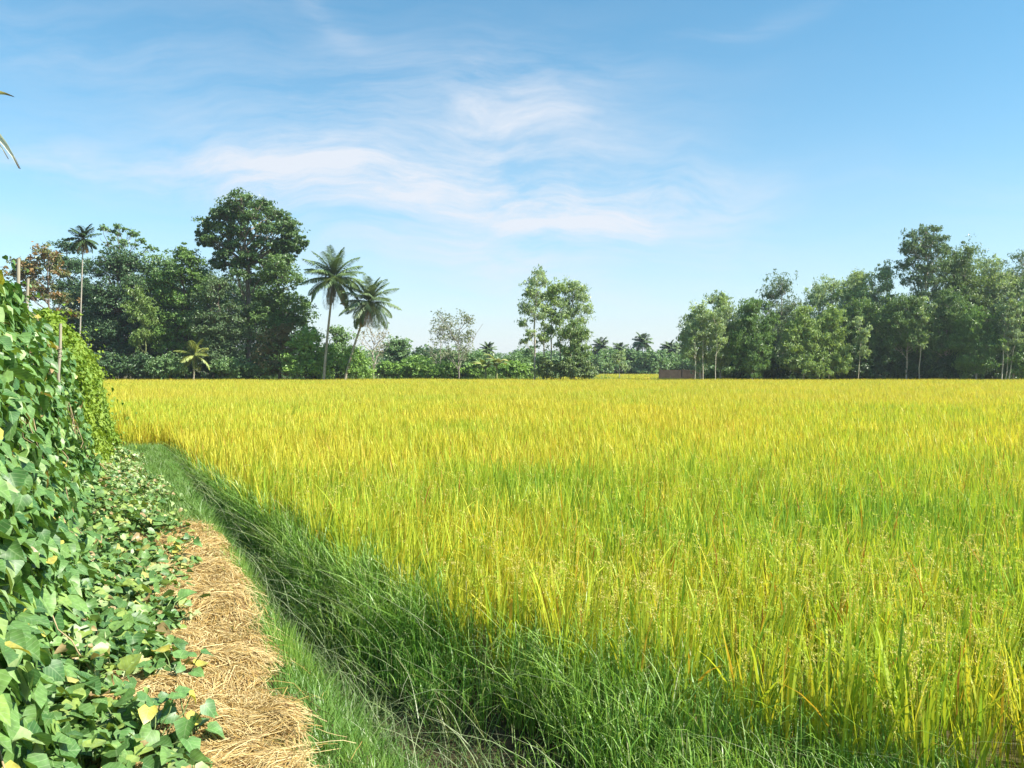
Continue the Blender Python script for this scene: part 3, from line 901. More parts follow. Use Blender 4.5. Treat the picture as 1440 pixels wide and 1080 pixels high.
def tree(name, px, Y, lobes_px, label, cat='tree', group=None, cols=((.05, .10, .03), (.09, .15, .04)), bark=BARK_D, trunk_r=.2, trunk_px=None,
         per_sub=26, subs=14, L=.34, W=.2, droop=0., up=.5, flat=.8, rsub=.34, shell=.55, depth=.55, stretch=1., fork=.55, seed=0, zb=-.3, low=None, twigs=True, jit=.9):
    """lobes_px: (px, py, radius_px) clumps of the crown as they stand in the row of trees at distance Y."""
    rng = np.random.default_rng(1000 + seed)
    x0 = gx(px, Y)
    root = empty(name, (x0, Y, zb), label, cat, group)
    s = Y / F_PX
    lob = []
    arr = np.array(lobes_px, float)
    cxm = arr[:, 0].mean(); half = max(np.abs(arr[:, 0] - cxm).max() + arr[:, 2].max(), 6)
    for (lx, ly, lr) in lobes_px:
        room = math.sqrt(max(0, 1 - ((lx - cxm) / half) ** 2)) * half * s * depth
        for rep in range(2 if room > lr * s * .8 else 1):
            dy = rng.uniform(-.4, 1.0) * room if rep else rng.uniform(-1.0, -.2) * room * .8
            jx = rng.normal(0, lr * s * .25) if rep else 0
            lob.append((gx(lx, Y) - x0 + jx, dy, hz(ly, Y) - zb - (lr * s * .3 if rep else 0), lr * s * rng.uniform(.9, 1.1)))
    lob = np.array(lob)
    lob[:, 2] = np.maximum(lob[:, 2], lob[:, 3] * .5)
    tb = MB(); top = lob[:, 2].max()
    tx = 0 if trunk_px is None else gx(trunk_px, Y) - x0
    zf = top * fork
    tp = limb(tb, (0, 0, 0), (tx, .0, zf), trunk_r, trunk_r * .7, rng, bark, 8, trunk_r * .35, sides=8)
    lead = lob[np.argmax(lob[:, 2])]
    mp = limb(tb, tp[-1], (lead[0] * .8 + tx * .2, lead[1], lead[2]), trunk_r * .7, trunk_r * .15, rng, bark, 8, trunk_r * .5)
    for (a, b, c, r) in lob:
        f = rng.uniform(.25, .9)
        i = np.argmin(np.abs(mp[:, 2] - max(c - (abs(a - tx) + abs(b)) * .7 - r * .3, 0)))
        st = mp[i] if mp[i][2] < c else tp[np.argmin(np.abs(tp[:, 2] - c * .7))]
        rr = max(trunk_r * .32 * min(1, r), .02)
        e = limb(tb, st, (a, b, c), rr, rr * .3, rng, bark, 6, r * .12, .12 * r, 5 if False else 6)
        if twigs:
            for k in range(5):
                d = rdir(1, rng)[0]; d[2] = abs(d[2]) * .8
                limb(tb, e[rng.integers(2, 6)], np.array([a, b, c]) + d * r * .85, rr * .4, .008, rng, bark, 4, r * .06)
    if low:
        for (lx0, lz0, lx1, lz1, rr) in low:
            limb(tb, (gx(lx0, Y) - x0, rng.normal(0, .3) - .25, hz(lz0, Y) - zb), (gx(lx1, Y) - x0, -.9 + rng.normal(0, .3), hz(lz1, Y) - zb), rr, rr * .5, rng, bark, 6, .1)
    tb.build('trunk', M['bark'], root)
    mb = MB()
    crown_cards(mb, lob, per_sub, subs, L, W, cols, rng, up, droop, flat, rsub, shell, jit, stretch)
    keep = []
    mb.build('crown', M['tree'], root, smooth=False)
    return root


def blob_lobes(cx, x0, x1, y0, y1, n, r, seed, shape='dome'):
    """n clumps filling the outline box x0..x1, y0..y1 (y0 the top) of a crown as a dome or an upright oval."""
    rng = np.random.default_rng(seed); out = []
    for k in range(n):
        for _ in range(60):
            t = rng.random(); f = rng.uniform(-1, 1)
            if shape == 'dome':
                wd = math.sqrt(max(0, 1 - (1 - t) ** 2.2)) if t < .6 else 1 - (t - .6) * .35
            elif shape == 'spire':
                wd = .22 + .78 * min(1, t * 1.5)
            else:
                wd = math.sqrt(max(.03, 1 - (2 * t - 1) ** 2))
            lx = cx + f * wd * ((x1 - cx) if f > 0 else (cx - x0)) * .88; ly = y0 + r * .6 + t * (y1 - y0 - r)
            if all((lx - o[0]) ** 2 + (ly - o[1]) ** 2 > (r * .85) ** 2 for o in out):
                break
        out.append((lx, ly, r * rng.uniform(.75, 1.2)))
    return out


def SCL(t, k):
    return tuple(tuple(q * k for q in c) for c in t)


DK = SCL(((.045, .095, .04), (.085, .155, .06)), 1.25)  # dark leaves; also paints the deep shade inside the woods into leaf colour
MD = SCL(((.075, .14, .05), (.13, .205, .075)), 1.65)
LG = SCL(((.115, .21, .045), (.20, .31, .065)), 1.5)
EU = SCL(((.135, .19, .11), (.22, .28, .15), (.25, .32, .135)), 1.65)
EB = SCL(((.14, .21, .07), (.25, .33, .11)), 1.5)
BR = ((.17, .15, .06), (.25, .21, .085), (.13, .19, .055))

# --- the wood beyond the hedge
tree('broadleaf_tree', 74, 92, blob_lobes(62, 26, 100, 341, 425, 11, 13, 1) + [(34, 372, 9), (40, 440, 8), (96, 440, 8)], 'thin forked tree with brownish and green leaves behind the stakes', cols=((.13, .17, .06), (.21, .22, .08), (.30, .19, .07)),
     bark=(.2, .16, .13), trunk_r=.16, per_sub=15, subs=9, L=.4, W=.24, fork=.45, shell=.3, seed=1)
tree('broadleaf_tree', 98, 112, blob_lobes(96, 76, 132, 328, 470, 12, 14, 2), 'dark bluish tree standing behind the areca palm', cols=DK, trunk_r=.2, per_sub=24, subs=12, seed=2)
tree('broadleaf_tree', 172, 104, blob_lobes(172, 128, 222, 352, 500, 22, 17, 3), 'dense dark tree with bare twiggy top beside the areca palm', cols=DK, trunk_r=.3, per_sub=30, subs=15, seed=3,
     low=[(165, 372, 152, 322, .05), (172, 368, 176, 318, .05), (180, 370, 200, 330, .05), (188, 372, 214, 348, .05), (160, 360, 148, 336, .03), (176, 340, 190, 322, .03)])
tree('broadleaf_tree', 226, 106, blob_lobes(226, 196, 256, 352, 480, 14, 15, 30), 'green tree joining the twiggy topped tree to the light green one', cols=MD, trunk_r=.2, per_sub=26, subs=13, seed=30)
tree('broadleaf_tree', 300, 106, blob_lobes(300, 268, 330, 376, 480, 12, 15, 31), 'green tree behind the light green topped one', cols=MD, trunk_r=.2, per_sub=26, subs=13, seed=31)
tree('wispy_tree', 180, 106, [(152, 324, 5), (163, 328, 5), (172, 321, 5), (181, 325, 5), (192, 331, 5), (203, 340, 5), (214, 350, 5), (168, 340, 7), (184, 344, 7), (157, 345, 5)], 'sparse twiggy treetop rising over the dense dark tree',
     cols=MD, bark=BARK_G, trunk_r=.12, per_sub=7, subs=7, L=.4, W=.22, fork=.8, seed=4)
tree('broadleaf_tree', 262, 100, blob_lobes(258, 220, 312, 346, 500, 20, 17, 5), 'leafy tree with light green top between the dense dark tree and the tallest tree', cols=((.10, .20, .045), (.18, .30, .065)), trunk_r=.25, per_sub=27, subs=14, seed=5)
tree('bamboo_clump', 205, 97, [(192, 412, 9), (203, 424, 11), (198, 440, 11), (208, 450, 12), (188, 432, 8), (205, 470, 12), (214, 436, 9), (196, 480, 10)], 'drooping yellow green bamboo clump against the dense dark tree', 'bamboo', cols=((.12, .21, .05), (.22, .32, .075)),
     bark=(.22, .25, .1), trunk_r=.07, per_sub=18, subs=9, L=.45, W=.14, droop=.9, seed=6)
tree('tall_tree', 350, 101, [(352, 287, 14), (333, 293, 14), (372, 292, 14), (315, 304, 14), (392, 306, 14), (300, 317, 13), (408, 322, 14), (288, 333, 11), (416, 337, 12), (340, 308, 16), (365, 312, 16), (322, 326, 14),
                              (387, 331, 15), (347, 331, 13), (308, 340, 9), (402, 350, 11), (330, 347, 10), (372, 350, 12), (296, 343, 7), (358, 366, 12), (340, 372, 11), (390, 363, 9), (412, 347, 8), (322, 362, 11), (348, 390, 12), (378, 380, 12), (312, 372, 9), (402, 366, 9)],
     'tallest tree with broad domed crown and long bare trunk', cols=((.075, .15, .05), (.14, .23, .07)), bark=(.22, .18, .14), trunk_r=.34, per_sub=34, subs=15, L=.36, W=.22, fork=.66, shell=.6, rsub=.30, seed=7,
     low=[(350, 415, 358, 384, .10), (351, 420, 372, 400, .08), (350, 430, 330, 412, .07), (350, 440, 366, 428, .06)])
tree('broadleaf_tree', 308, 98, blob_lobes(306, 266, 344, 386, 518, 18, 15, 8), 'grey green tree under the left side of the tallest tree', cols=((.085, .15, .065), (.16, .235, .095)), trunk_r=.2, per_sub=22, subs=12, L=.3, W=.18, seed=8)
tree('broadleaf_tree', 394, 99, blob_lobes(392, 358, 430, 364, 470, 16, 15, 9), 'rounded green tree hugging the trunk of the tallest tree', cols=((.09, .17, .05), (.165, .27, .07)), trunk_r=.2, per_sub=24, subs=13, seed=9)
tree('broadleaf_tree', 392, 97, blob_lobes(390, 362, 424, 448, 522, 12, 13, 10), 'brownish leaved small tree in front of the wood', cols=BR, trunk_r=.12, per_sub=20, subs=11, L=.32, W=.2, seed=10)
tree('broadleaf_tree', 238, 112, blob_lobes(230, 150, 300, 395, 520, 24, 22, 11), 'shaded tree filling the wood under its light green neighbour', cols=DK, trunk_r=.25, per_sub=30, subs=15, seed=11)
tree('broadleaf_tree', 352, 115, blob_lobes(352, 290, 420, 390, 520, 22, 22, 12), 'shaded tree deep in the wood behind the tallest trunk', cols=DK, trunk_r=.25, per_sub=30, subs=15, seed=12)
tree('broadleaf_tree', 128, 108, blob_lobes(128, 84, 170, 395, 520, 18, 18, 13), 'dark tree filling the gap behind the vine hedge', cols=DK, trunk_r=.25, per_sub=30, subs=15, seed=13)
# --- undergrowth
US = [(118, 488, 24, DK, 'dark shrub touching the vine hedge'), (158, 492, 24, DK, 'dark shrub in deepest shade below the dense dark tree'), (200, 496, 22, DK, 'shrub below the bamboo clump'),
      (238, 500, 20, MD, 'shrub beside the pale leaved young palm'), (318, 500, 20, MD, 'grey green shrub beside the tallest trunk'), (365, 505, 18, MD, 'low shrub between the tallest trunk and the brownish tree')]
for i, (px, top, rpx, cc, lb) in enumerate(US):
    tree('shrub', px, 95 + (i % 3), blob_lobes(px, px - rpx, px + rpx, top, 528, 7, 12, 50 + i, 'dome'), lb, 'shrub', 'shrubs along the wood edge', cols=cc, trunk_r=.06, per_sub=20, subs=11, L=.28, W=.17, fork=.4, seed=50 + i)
tree('shrub', 430, 96, blob_lobes(432, 400, 470, 458, 528, 14, 13, 60), 'bright green bush at the foot of the taller coconut palm', 'shrub', cols=LG, trunk_r=.08, per_sub=26, subs=13, L=.28, W=.18, seed=60, fork=.4)
tree('shrub', 476, 101, blob_lobes(474, 448, 500, 440, 528, 12, 12, 61), 'tall green bush between the two coconut palms', 'shrub', cols=MD, trunk_r=.08, per_sub=24, subs=12, L=.28, W=.18, seed=61, fork=.4)
tree('shrub', 500, 95, blob_lobes(498, 478, 522, 486, 529, 8, 10, 62), 'low bright bush under the leaning coconut palm', 'shrub', cols=LG, trunk_r=.06, per_sub=24, subs=12, L=.26, W=.17, seed=62, fork=.4)

# --- the gap in the middle
def bare(px, Y, top, w, label, cols, leaves, seed, name='bare_tree', bark=BARK_P, r=.12):
    rng = np.random.default_rng(2000 + seed); s = Y / F_PX; x0 = gx(px, Y)
    root = empty(name, (x0, Y, -.3), label, 'tree')
    H = hz(top, Y) + .3; tb = MB(); tips = []
    mp = limb(tb, (0, 0, 0), (rng.normal(0, .1), 0, H * .92), r, .02, rng, bark, 10, .06)
    for k in range(17):
        i = rng.integers(2, 9); a = rng.uniform(0, 6.28); z = mp[i][2]
        Lr = w * s * rng.uniform(.35, .6) * (1.15 - .5 * z / H)
        e = np.array([Lr * math.cos(a), Lr * math.sin(a), min(z + Lr * rng.uniform(.7, 1.6), H) - mp[i][2]]) + mp[i]
        p = limb(tb, mp[i], e, r * .4, .02, rng, bark, 6, .08)
        for q in range(5):
            d = rdir(1, rng)[0] * w * s * .16; d[2] = abs(d[2]) * 1.3
            st = p[rng.integers(2, 6)]; pe = limb(tb, st, st + d, .025, .012, rng, bark, 4, .04); tips.append(pe[-1])
    tb.build('trunk', M['bark'], root)
    if leaves:
        tips = np.array(tips); ii = rng.integers(0, len(tips), leaves)
        p = tips[ii] + rng.normal(0, w * s * .05, (leaves, 3)); mb = MB()
        cards(mb, p, nrm(rdir(leaves, rng) + [0, 0, .4]), rdir(leaves, rng), rng.uniform(.22, .4, leaves), rng.uniform(.14, .22, leaves), lerp(np.array(cols[0]), np.array(cols[1]), rng.random((leaves, 1))))
        mb.build('crown', M['tree'], root, smooth=False)


bare(525, 104, 462, 46, 'bare pale branched tree beside the leaning coconut palm', ((.2, .2, .12), (.3, .27, .16)), 220, 1, bark=(.42, .37, .30))
bare(645, 108, 448, 62, 'thin sparse leaved tree alone in the gap of the wood', ((.17, .21, .11), (.27, .30, .16)), 1300, 2, name='sparse_tree', bark=(.26, .23, .19), r=.11)
bare(620, 118, 458, 34, 'small faint sparse tree just behind the lone sparse tree', ((.17, .21, .12), (.27, .29, .16)), 520, 3, name='sparse_tree', bark=(.3, .27, .22), r=.08)
GAP = [(560, 130, 22, 473, MD, 'bluish green tree behind the bare pale tree'), (600, 128, 24, 486, DK, 'dark round tree beside the pale roof'), (578, 118, 22, 498, LG, 'light green bush behind the bare pale tree'),
       (634, 122, 22, 490, MD, 'bush behind the pale roof'), (606, 114, 12, 517, LG, 'low bush half hiding the pale roof'), (664, 125, 20, 496, MD, 'bush behind the yellow banana plant'), (722, 122, 20, 498, MD, 'bush between banana plant and slender grove'),
       (745, 135, 22, 486, MD, 'far tree just before the slender grove'), (545, 112, 16, 508, LG, 'low bush under the bare pale tree'), (655, 112, 16, 512, MD, 'low bush at the foot of the lone sparse tree'), (588, 110, 18, 508, LG, 'bright bush beside the pale roof'),
       (632, 110, 15, 511, LG, 'bright bush just before the lone sparse tree'), (672, 110, 14, 510, LG, 'bright bush just before the greener banana plant'), (716, 109, 17, 508, LG, 'bright bush just past the yellowish banana plant'),
       (738, 110, 14, 512, LG, 'bright bush before the foot of the slender grove'),
       (1000, 100.5, 10, 521, MD, 'low bush before the middle of the brick wall'), (1030, 100.5, 12, 518, MD, 'low bush hiding the far part of the brick wall')]
for i, (px, Yd, rp, top, cc, lb) in enumerate(GAP):
    tree('shrub' if top > 495 else 'small_tree', px, Yd, blob_lobes(px, px - rp, px + rp, top, 529, 10, rp * .5, 70 + i), lb, 'shrub' if top > 495 else 'tree', 'bushes in the gap of the wood', cols=cc, trunk_r=.1, per_sub=24, subs=12, L=.36, W=.22, fork=.4, seed=70 + i)

EUC = dict(bark=(.40, .36, .30), droop=.7, L=.42, W=.13, up=.25, rsub=.36, shell=.35, stretch=1.15, jit=1.1, flat=1.0)
tree('slender_tree', 752, 96, [(757, 386, 9), (748, 397, 9), (766, 396, 8), (742, 412, 8), (755, 415, 9), (738, 432, 8), (748, 437, 9), (758, 445, 9), (736, 456, 6), (744, 470, 7), (740, 480, 5), (756, 425, 8)], 'tallest airy slender tree of the grove in the gap',
     group='slender trees of the lone grove', cols=EU, trunk_r=.13, per_sub=11, subs=10, fork=.6, seed=80, **EUC)
tree('slender_tree', 775, 97, [(775, 410, 8), (784, 405, 9), (770, 418, 8), (780, 425, 10), (772, 440, 9), (783, 450, 9), (776, 465, 8), (768, 478, 8)], 'slender tree with yellowish top in the middle of the grove',
     group='slender trees of the lone grove', cols=EB, trunk_r=.1, per_sub=14, subs=11, fork=.6, seed=81, **EUC)
tree('slender_tree', 803, 98, [(805, 404, 10), (795, 408, 10), (816, 408, 9), (822, 420, 8), (808, 418, 10), (797, 424, 9), (824, 436, 8), (812, 436, 8), (820, 450, 8), (800, 440, 8), (815, 465, 8)], 'round topped slender tree at the far side of the grove',
     group='slender trees of the lone grove', cols=EU, trunk_r=.12, per_sub=13, subs=11, fork=.6, seed=82, **EUC)
tree('slender_tree', 808, 95, blob_lobes(808, 792, 826, 440, 522, 12, 9, 83, 'oval'), 'short leafy green tree at the front of the grove', group='slender trees of the lone grove', cols=((.17, .27, .10), (.28, .38, .14)), trunk_r=.1, per_sub=15, subs=11, fork=.5, seed=83, **EUC)
for i, (px, lb, tp) in enumerate(((765, 'thin pale trunk standing second in the grove', 420), (788, 'thin pale trunk standing near the round topped tree', 430))):
    tree('slender_tree', px, 96.5, [(px, tp, 6), (px + 3, tp + 14, 7), (px - 4, tp + 26, 7), (px + 3, tp + 40, 7), (px - 3, tp + 56, 6)], lb, group='slender trees of the lone grove', cols=EU, trunk_r=.09, per_sub=12, subs=9, fork=.7, seed=85 + i, **EUC)
for i, (px, rp, top, lb) in enumerate(((768, 12, 500, 'low bush at the foot of the airy slender tree'), (792, 14, 505, 'low bush under the middle of the grove'), (818, 14, 506, 'low bush at the outer foot of the grove'))):
    tree('shrub', px, 95.2, blob_lobes(px, px - rp, px + rp, top, 530, 7, 8, 90 + i), lb, 'shrub', cols=((.16, .24, .10), (.26, .34, .14)), trunk_r=.05, per_sub=22, subs=11, L=.3, W=.16, fork=.4, seed=90 + i)

# --- the wood on the other side
RW = [
    ('slender_tree', 985, 97, blob_lobes(984, 958, 1012, 428, 522, 17, 11, 201, 'oval'), 'pale leafy tree nearest the open gap', EU, 17, 12, .12),
    ('slender_tree', 1013, 99, blob_lobes(1013, 998, 1036, 411, 515, 13, 11, 202, 'spire'), 'taller rounded tree behind the pale leafy one', EU, 17, 12, .12),
    ('slender_tree', 1058, 96, blob_lobes(1058, 1028, 1090, 424, 526, 20, 11, 203, 'oval'), 'dense green tree reaching the rice beside the pale pair', ((0.112, 0.210, 0.068), (0.210, 0.330, 0.098)), 22, 13, .13),
    ('slender_tree', 1098, 104, blob_lobes(1098, 1068, 1134, 386, 500, 16, 13, 204, 'dome'), 'airy bluish tree behind the bright spired tree', ((0.135, 0.210, 0.120), (0.210, 0.285, 0.150)), 12, 11, .15),
    ('slender_tree', 1130, 96, blob_lobes(1128, 1106, 1150, 430, 526, 18, 11, 205, 'spire'), 'bright yellow green tree with narrow spires', EB, 22, 13, .12),
    ('slender_tree', 1165, 96.5, blob_lobes(1164, 1146, 1184, 430, 526, 16, 11, 206, 'spire'), 'bright narrow tree against the dark hollow', EB, 20, 13, .11),
    ('slender_tree', 1165, 106, blob_lobes(1165, 1134, 1200, 384, 500, 18, 14, 207, 'dome'), 'round topped tree behind the bright spired trees', EU, 18, 12, .15),
    ('slender_tree', 1212, 105, blob_lobes(1210, 1182, 1238, 382, 480, 17, 14, 208, 'dome'), 'wide round topped tree over the dark hollow', EU, 20, 12, .15),
    ('slender_tree', 1245, 103, blob_lobes(1245, 1232, 1258, 374, 470, 10, 9, 209, 'spire'), 'narrow spire tree just before the twin peaked tree', EU, 16, 11, .12),
    ('slender_tree', 1296, 101, [(1291, 328, 9), (1308, 326, 9), (1285, 340, 10), (1300, 342, 11), (1316, 340, 9), (1276, 352, 10), (1292, 358, 11), (1310, 358, 11), (1324, 352, 9), (1274, 372, 10), (1288, 378, 11), (1304, 380, 11),
                                 (1320, 374, 10), (1280, 394, 11), (1298, 398, 11), (1318, 396, 11), (1290, 416, 10), (1310, 418, 10)], 'tallest twin peaked tree of its wood', ((0.120, 0.203, 0.105), (0.210, 0.300, 0.143)), 15, 11, .2),
    ('slender_tree', 1348, 102, blob_lobes(1348, 1322, 1378, 346, 470, 20, 14, 211, 'dome'), 'broad olive tree leaning on the twin peaked tree', ((0.135, 0.217, 0.083), (0.225, 0.315, 0.105)), 20, 12, .16),
    ('slender_tree', 1392, 103, blob_lobes(1392, 1366, 1418, 364, 480, 18, 14, 212, 'dome'), 'olive tree between the broad olive tree and the airy end tree', EU, 18, 12, .15),
    ('slender_tree', 1426, 104, blob_lobes(1426, 1404, 1452, 352, 470, 15, 13, 213, 'dome'), 'airy bluish tree at the end of the wood', ((0.120, 0.195, 0.112), (0.195, 0.270, 0.150)), 13, 11, .15),
    ('slender_tree', 1275, 98, blob_lobes(1270, 1240, 1306, 410, 490, 16, 13, 214, 'dome'), 'middle height tree below the twin peaked tree', ((0.105, 0.188, 0.068), (0.180, 0.285, 0.090)), 20, 12, .12),
    ('slender_tree', 1330, 98, blob_lobes(1332, 1302, 1366, 408, 500, 18, 13, 215, 'dome'), 'green tree in front of the broad olive tree', ((0.105, 0.188, 0.068), (0.180, 0.285, 0.090)), 20, 12, .12),
    ('slender_tree', 1372, 95.5, blob_lobes(1372, 1344, 1398, 436, 526, 18, 12, 216, 'oval'), 'leafy bright tree reaching the rice past the dark hollow', ((0.120, 0.225, 0.068), (0.210, 0.345, 0.098)), 22, 13, .12),
    ('slender_tree', 1425, 95, blob_lobes(1428, 1398, 1456, 430, 526, 16, 12, 217, 'oval'), 'green tree beside the leaning pale trunks', ((0.105, 0.210, 0.068), (0.195, 0.315, 0.090)), 18, 12, .12),
    ('slender_tree', 1205, 100, blob_lobes(1204, 1178, 1234, 420, 500, 15, 12, 218, 'dome'), 'green tree half in shade behind the bright narrow tree', ((0.105, 0.195, 0.068), (0.195, 0.300, 0.090)), 20, 12, .11),
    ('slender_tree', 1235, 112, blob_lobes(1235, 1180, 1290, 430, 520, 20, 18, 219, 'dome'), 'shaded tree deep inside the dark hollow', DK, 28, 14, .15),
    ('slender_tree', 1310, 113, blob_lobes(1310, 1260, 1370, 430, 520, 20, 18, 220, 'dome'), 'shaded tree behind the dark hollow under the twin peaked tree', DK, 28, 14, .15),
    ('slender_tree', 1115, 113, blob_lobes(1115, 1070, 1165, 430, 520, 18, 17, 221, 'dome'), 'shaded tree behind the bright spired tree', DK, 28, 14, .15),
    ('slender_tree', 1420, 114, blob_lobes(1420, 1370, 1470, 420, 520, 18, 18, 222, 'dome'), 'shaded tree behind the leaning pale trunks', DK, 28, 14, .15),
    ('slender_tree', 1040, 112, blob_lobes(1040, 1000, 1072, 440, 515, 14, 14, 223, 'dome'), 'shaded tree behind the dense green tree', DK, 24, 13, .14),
    ('slender_tree', 1465, 99, blob_lobes(1468, 1440, 1500, 370, 520, 18, 15, 224, 'oval'), 'tree standing last past the airy bluish tree', MD, 20, 12, .14),
]
for i, (nm, px, Yd, lob, lb, cc, ps, sb, tr) in enumerate(RW):
    tree(nm, px, Yd, lob, lb, 'tree', 'slender trees of the far wood', cols=cc, trunk_r=tr, per_sub=int(ps * 1.25), subs=sb, fork=.55, seed=200 + i, **EUC)
RU = [(1195, 97, 22, 486, 'dark shrub at the near edge of the hollow'), (1240, 98, 26, 480, 'dark shrub in the middle of the hollow'), (1290, 98, 26, 484, 'dark shrub under the middle height tree'), (1335, 97, 22, 490, 'dark shrub before the leafy bright tree'),
      (1435, 94, 14, 502, 'light shrub at the foot of the leaning pale trunks'), (1075, 98, 14, 500, 'shrub between the dense green and the bright spired tree')]
for i, (px, Yd, rp, top, lb) in enumerate(RU):
    tree('shrub', px, Yd + 1.5, blob_lobes(px, px - rp, px + rp, top, 529, 10, 12, 240 + i), lb, 'shrub', 'shrubs under the far wood', cols=LG if i == 4 else DK, trunk_r=.06, per_sub=22, subs=11, L=.3, W=.18, fork=.4, seed=240 + i)

# leaning pale trunks
def pale_trunk(px0, px1, ytop, Y, r, label, seed, cols=EU, group='thin pale trunks at the rice edge'):
    rng = np.random.default_rng(2300 + seed); x0 = gx(px0, Y)
    root = empty('slender_tree', (x0, Y, -.3), label, 'tree', group)
    tb = MB(); top = np.array([gx(px1, Y) - x0, rng.normal(0, .3), hz(ytop, Y) + .3])
    p = limb(tb, (0, 0, 0), top, r, r * .5, rng, (.50, .45, .36), 9, .04)
    lob = [(top[0] * f + rng.normal(0, .55), top[1] * f + rng.normal(0, .4), top[2] * f, rng.uniform(.35, .75)) for f in (.62, .74, .85, .92, 1.0, 1.1, 1.2, 1.3)]
    for l in lob:
        limb(tb, p[min(8, max(4, int(8 * l[2] / top[2]) - 1))], l[:3], r * .4, .015, rng, (.46, .41, .33), 5, .05)
    tb.build('trunk', M['bark'], root)
    mb = MB(); crown_cards(mb, lob, 16, 9, .4, .13, cols, rng, .25, .7, 1., .4, .35, 1.1)
    mb.build('crown', M['tree'], root, smooth=False)


for a in ((1408, 1413, 445, 93.5, .07, 'straight pale trunk first of the leaning three', 1), (1415, 1420, 460, 93.6, .05, 'thinnest pale trunk of the leaning three', 2), (1418, 1428, 448, 93.8, .07, 'most tilted pale trunk of the leaning three', 3),
          (978, 977, 470, 94.5, .05, 'pale trunk before the brick wall under the pale leafy tree', 4), (988, 989, 466, 94.6, .05, 'second pale trunk before the brick wall', 5), (1006, 1007, 460, 94.4, .05, 'pale trunk under the taller rounded tree', 6),
          (1292, 1293, 450, 97, .06, 'pale trunk inside the dark hollow', 7), (1206, 1207, 470, 96, .05, 'pale trunk at the near edge of the hollow', 8)):
    pale_trunk(*a)


# ------------------------------------------------------------------ palms
def frond_mesh(az, e0, bend, L, nl, ll, rng, cols, hang=.6, dry=False, lw=.06):
    mb = MB(); ns = 12
    t = np.linspace(0, 1, ns); el = e0 - bend * t ** 1.3
    ds = L / (ns - 1)
    hor = np.r_[0, np.cumsum(np.cos(el[:-1]) * ds)]; ver = np.r_[0, np.cumsum(np.sin(el[:-1]) * ds)]
    ca, sa = math.cos(az), math.sin(az)
    pts = np.stack([hor * ca, hor * sa, ver], 1)
    tube(mb, pts, np.linspace(.05, .012, ns), (.16, .19, .06), 4, False)
    tt = np.repeat(np.linspace(.12, .99, nl), 2); sd = np.tile([-1., 1.], nl); n = len(tt)
    tt = np.clip(tt + rng.normal(0, .006, n), 0, 1)
    p = np.stack([np.interp(tt, t, pts[:, i]) for i in range(3)], 1)
    ee = np.interp(tt, t, el)
    tan = np.stack([np.cos(ee) * ca, np.cos(ee) * sa, np.sin(ee)], 1)
    side = np.array([-sa, ca, 0])[None] * sd[:, None]
    l = ll * np.sin(np.clip(tt * .9 + .12, 0, 1) * np.pi) ** .6 * rng.uniform(.85, 1.1, n)
    d0 = nrm(side * 1. + tan * .55 + rng.normal(0, .08, (n, 3))); d1 = nrm(d0 + np.array([0, 0, -hang * 1.6]))
    a = p; bq = p + d0 * (l * .5)[:, None]; c = bq + d1 * (l * .5)[:, None]
    wd = nrm(np.cross(d0, np.array([0, 0, 1.]) + side * .2)) * (lw * .5)
    v = np.stack([a - wd, a + wd, bq - wd * .9, bq + wd * .9, c - wd * .15, c + wd * .15], 1).reshape(-1, 3)
    f = (np.arange(n)[:, None, None] * 6 + np.array([[0, 1, 3, 2], [2, 3, 5, 4]])[None]).reshape(-1, 4)
    col = lerp(np.array(cols[0]), np.array(cols[1]), rng.random((n, 1)))
    mb.add(v, f, np.repeat(col, 6, 0))
    return mb


